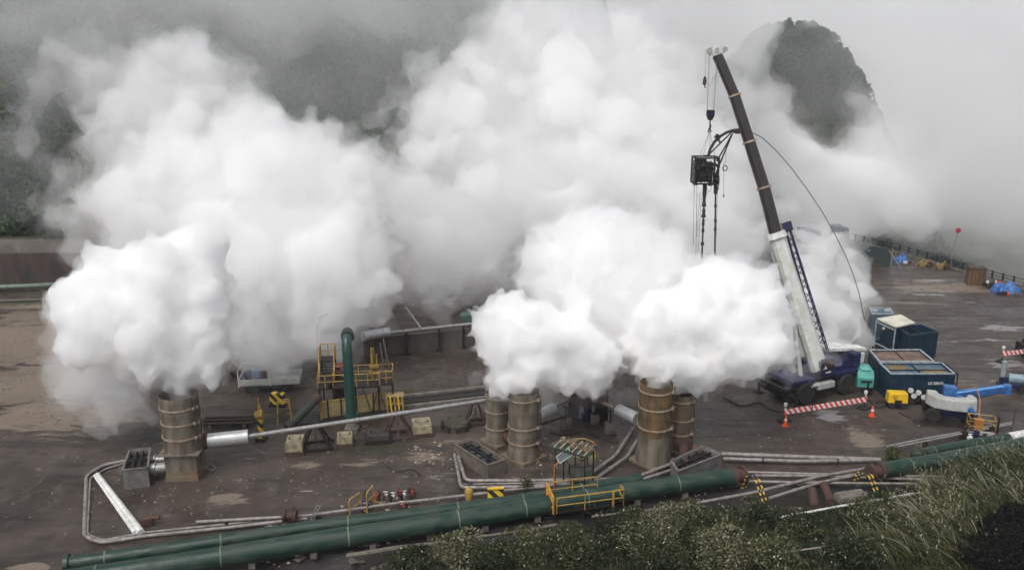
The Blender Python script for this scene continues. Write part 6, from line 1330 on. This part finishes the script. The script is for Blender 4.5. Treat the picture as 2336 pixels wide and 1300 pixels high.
Cd = [(890, 170, 22, 92), (905, 220, 35, 92), (870, 240, 26, 92), (960, 160, 60, 96), (980, 260, 70, 94), (800, 290, 30, 90), (860, 280, 40, 90)]
plume('steam_wisp', 'torn steam tongue reaching up against the dark hill at the top centre', Cd, .4, midl, .1, 14, 2, 8)
D_ = [(1193, 888, 33, 54), (1140, 880, 42, 54.5), (1180, 835, 70, 54), (1260, 835, 70, 54), (1345, 850, 55, 54), (1380, 815, 55, 54), (1145, 770, 70, 54), (1230, 770, 82, 54), (1098, 735, 38, 54), (1310, 780, 75, 54), (1160, 700, 45, 54), (1100, 800, 26, 54), (1280, 880, 32, 54.5), (1335, 895, 24, 54.5), (1225, 720, 45, 54)]
plume('steam_plume', 'dense white steam billowing over the middle stack pair', D_, .17, near, 2.2, 17, puffs=(3, .2, .42, 1.1, .15, [('v', 1.0, .4), ('v', 2.4, .18), ('n', 5, .05)]), veil=((1.08, .5, .24), (1.2, .10, .34)))
E_ = [(1490, 868, 36, 53.5), (1475, 835, 42, 53.5), (1535, 835, 62, 53.5), (1600, 830, 68, 54), (1595, 880, 30, 54), (1680, 800, 80, 54), (1755, 800, 60, 54), (1800, 825, 32, 54), (1720, 700, 75, 55), (1600, 730, 85, 54.5), (1505, 745, 85, 54), (1680, 640, 62, 56), (1750, 640, 40, 56), (1780, 720, 45, 55), (1610, 650, 65, 56), (1470, 790, 40, 54)]
plume('steam_plume', 'dense white steam rolling from the ochre stack in front of the crane', E_, .17, near, 2.0, 19, puffs=(3, .2, .42, 1.1, .15, [('v', 1.0, .4), ('v', 2.4, .18), ('n', 5, .05)]), veil=((1.08, .5, .24), (1.18, .10, .34)))
F_ = [(1255, 590, 80, 58), (1330, 560, 95, 58), (1350, 505, 48, 58), (1240, 545, 45, 58), (1420, 600, 110, 58), (1495, 640, 95, 58), (1290, 670, 90, 57), (1400, 710, 115, 57), (1545, 600, 60, 59), (1450, 540, 60, 59), (1410, 500, 40, 59), (1540, 550, 45, 60), (1200, 640, 40, 57)]
plume('steam_plume', 'bright cauliflower steam head rising between the two stack pairs', F_, .2, near, .6, 23, puffs=(4, .2, .42, .9, .18, fine), veil=((1.1, .2, .3), (1.35, .06, .5)))
H_ = [(1580, 480, 95, 74), (1480, 420, 90, 75), (1560, 330, 80, 76), (1500, 280, 60, 77), (1640, 560, 90, 73), (1650, 450, 70, 74), (1720, 540, 60, 73), (1390, 420, 70, 76), (1620, 280, 45, 76)]
plume('steam_plume', 'soft white steam mass behind the hanging injector', H_, .36, midl, .15, 29, 2, 9, puffs=(4, .2, .45, .4, .3, fine), veil=((1.15, .07, .5), (1.35, .025, .7)))
G_ = [(1850, 560, 55, 73), (1905, 560, 48, 73), (1962, 590, 38, 73), (1985, 680, 34, 72), (1965, 760, 40, 72), (1900, 815, 42, 71), (1845, 835, 36, 71), (1870, 590, 50, 73), (1925, 625, 62, 73), (1955, 640, 38, 73), (1900, 700, 80, 73), (1930, 760, 50, 73), (1880, 790, 60, 72), (1850, 680, 70, 73), (1840, 600, 45, 74), (1920, 560, 26, 74), (1800, 600, 60, 74), (1800, 690, 80, 73), (1820, 780, 70, 72)]
plume('steam_plume', 'greyish steam bank behind the white boom of the crane', G_, .32, midl, .35, 31, 2, 9, puffs=(3, .25, .5, .8, .26, fine), veil=((1.12, .10, .45), (1.3, .03, .6)))
N_ = [(1050, 560, 110, 80), (1200, 480, 130, 82), (1150, 650, 80, 74), (1300, 720, 110, 68), (1430, 780, 60, 62), (1000, 700, 60, 74), (960, 480, 110, 82), (880, 420, 90, 82), (1450, 620, 150, 70), (1620, 600, 120, 70), (1700, 700, 90, 68), (1350, 840, 60, 60)]
plume('steam_wisp', 'even grey-white steam filling the gaps between the middle and right plumes', N_, .4, midl, .10, 61, 2, 8)
N2 = [(500, 620, 120, 62), (560, 740, 80, 60), (620, 800, 60, 62), (420, 560, 120, 64), (300, 560, 80, 62), (560, 840, 40, 60)]
plume('steam_wisp', 'even grey-white steam between the lone stack plume and the platform plume', N2, .35, midl, .12, 63, 2, 8)
N3 = [(1860, 530, 50, 95), (1930, 520, 55, 97), (1800, 540, 60, 94), (1980, 560, 40, 92), (1900, 470, 70, 100), (2000, 500, 60, 102), (1760, 420, 90, 100), (1830, 420, 80, 102)]
plume('steam_wisp', 'pale mist half hiding the far trucks and the fence end', N3, .5, midl, .07, 65, 2, 8)
N4 = [(1250, 905, 36, 56), (1330, 900, 44, 57), (1405, 905, 40, 57), (1300, 930, 30, 57), (1570, 900, 32, 56), (1640, 880, 40, 57), (1720, 860, 55, 58), (1790, 860, 45, 59), (1840, 835, 40, 60), (1880, 810, 45, 61), (1100, 860, 36, 57), (1440, 900, 30, 56)]
plume('steam_wisp', 'thin haze of steam drifting round the wellhead tree and the crane foot', N4, .25, midl, .10, 67, 2, 8)
N5 = [(60, 330, 110, 90), (20, 430, 80, 90), (100, 260, 90, 92), (130, 500, 60, 88)]
plume('mist_bank', 'dim grey mist over the leafy slope at the left edge', N5, .8, farl, .010, 69, 1, 8, col=(.84, .89, .91), veil=((1.3, .012, 1.1),))
# thinner mist: low cloud on the hill, fog beyond the fence
M1 = [(150, -60, 150, 132), (400, -80, 160, 132), (650, -80, 170, 132), (900, -70, 180, 132), (1100, -20, 170, 132), (1300, 40, 170, 132), (1500, 120, 170, 132), (30, 30, 90, 130)]
plume('mist_bank', 'low grey cloud hiding the top of the hillside', M1, 1.2, farl, .02, 37, 2, 8, col=(.9, .94, .96), veil=((1.25, .012, 1.5), (1.5, .008, 1.8)))
M2 = [(1700, 300, 110, 155), (1620, 300, 140, 150), (2080, 200, 200, 225), (1850, 150, 200, 230), (2250, 150, 260, 150), (2300, 380, 260, 145), (2120, 420, 150, 150), (2450, 500, 260, 140), (1600, 110, 120, 150), (2180, 500, 120, 135), (1780, 520, 90, 140), (1960, 480, 80, 132)]
plume('mist_bank', 'pale fog bank beyond the black fence', M2, 1.4, farl, .016, 41, 1, 8)
M6 = [(1990, 300, 40, 168), (2020, 360, 50, 165), (2050, 430, 60, 160), (2080, 500, 60, 155), (1960, 330, 45, 168), (1980, 400, 60, 163), (1900, 380, 50, 165), (1830, 350, 50, 165), (1770, 300, 50, 166)]
plume('mist_bank', 'drifting mist swallowing the foot of the knoll on the right', M6, .9, farl, .2, 59, 1, 9, veil=((1.3, .06, 1.1), (1.7, .02, 1.3)))
M8 = [(1750, 80, 34, 165), (1850, 45, 34, 165), (1925, 75, 36, 165), (1985, 130, 40, 166), (2025, 200, 46, 167), (2050, 270, 55, 167), (1700, 130, 45, 165), (1960, 230, 40, 164), (1990, 290, 50, 164)]
plume('mist_bank', 'ragged mist breaking over the crest of the knoll', M8, .7, farl, .075, 73, 2, 8, veil=((1.3, .03, .9), (1.7, .012, 1.2)))
M2b = [(1820, 260, 70, 164), (1880, 180, 120, 166), (1800, 120, 90, 166), (1960, 240, 90, 166), (1930, 90, 80, 168)]
plume('mist_bank', 'faint mist veiling the dark face of the knoll', M2b, 1.0, farl, .007, 57, 2, 8, col=(.93, .95, .97), veil=((1.3, .006, 1.3),))
M4 = [(600, 250, 110, 118), (760, 270, 100, 118), (900, 260, 90, 118), (420, 150, 120, 124), (780, 60, 130, 120), (950, 120, 110, 118), (620, 80, 110, 122), (700, 180, 90, 120), (850, 200, 90, 118), (500, 40, 110, 125), (1050, 200, 100, 116), (60, 120, 110, 126), (200, 80, 110, 126)]
plume('mist_bank', 'smooth grey mist hanging before the dark hill at the top centre', M4, 1.3, farl, .011, 39, 1, 8, col=(.78, .84, .88), veil=((1.3, .009, 1.4), (1.55, .007, 1.6)))
M5 = [(1715, 240, 80, 166), (1790, 370, 95, 166), (1880, 420, 95, 165), (1990, 370, 75, 165), (1700, 110, 60, 166), (1760, 60, 40, 166), (1650, 250, 90, 162), (1720, 150, 45, 164), (2060, 340, 80, 160), (2100, 420, 90, 158), (2040, 250, 45, 168), (1960, 460, 100, 158), (1860, 490, 100, 158), (2060, 460, 90, 155), (1740, 60, 60, 160)]
plume('mist_bank', 'drifting mist wrapped round the dark wooded knoll', M5, .9, farl, .09, 47, 1, 9, veil=((1.2, .03, 1.2),))
M3 = [(2336, 100, 420, 330), (1900, 60, 420, 340), (1400, 60, 420, 340), (900, 60, 420, 350), (2700, 300, 500, 320), (2100, 420, 330, 300)]
plume('mist_bank', 'far bright fog closing off the distance', M3, 3.0, [('n', .05, 6)], .02, 43, 1, 6, col=(.955, .97, .98))
M7 = [(2150, 180, 130, 150), (2280, 300, 150, 145), (2150, 420, 110, 140), (2336, 120, 110, 150), (2320, 480, 110, 135), (2060, 90, 100, 165), (2200, 60, 100, 170)]
plume('mist_bank', 'uneven grey-white drifts in the fog above the fence', M7, 1.0, farl, .03, 71, 2, 8, col=(.97, .98, .99))
# ------------------------------------------------------------------ haze: one closed box of thin even air
hz = MB().box((0, 550, 45), (3040, 2000, 146)); ho = hz.build('haze', None, None, smooth=False); tag(ho, 'thin pale haze hanging over the whole place', None, kind='stuff')
m = bpy.data.materials.new('haze'); m.use_nodes = True; n = m.node_tree; n.nodes.clear(); o = n.nodes.new('ShaderNodeOutputMaterial'); v = n.nodes.new('ShaderNodeVolumePrincipled')
v.inputs['Color'].default_value = (.93, .96, 1, 1); v.inputs['Density'].default_value = .00025; n.links.new(v.outputs[0], o.inputs['Volume']); ho.data.materials.append(m)
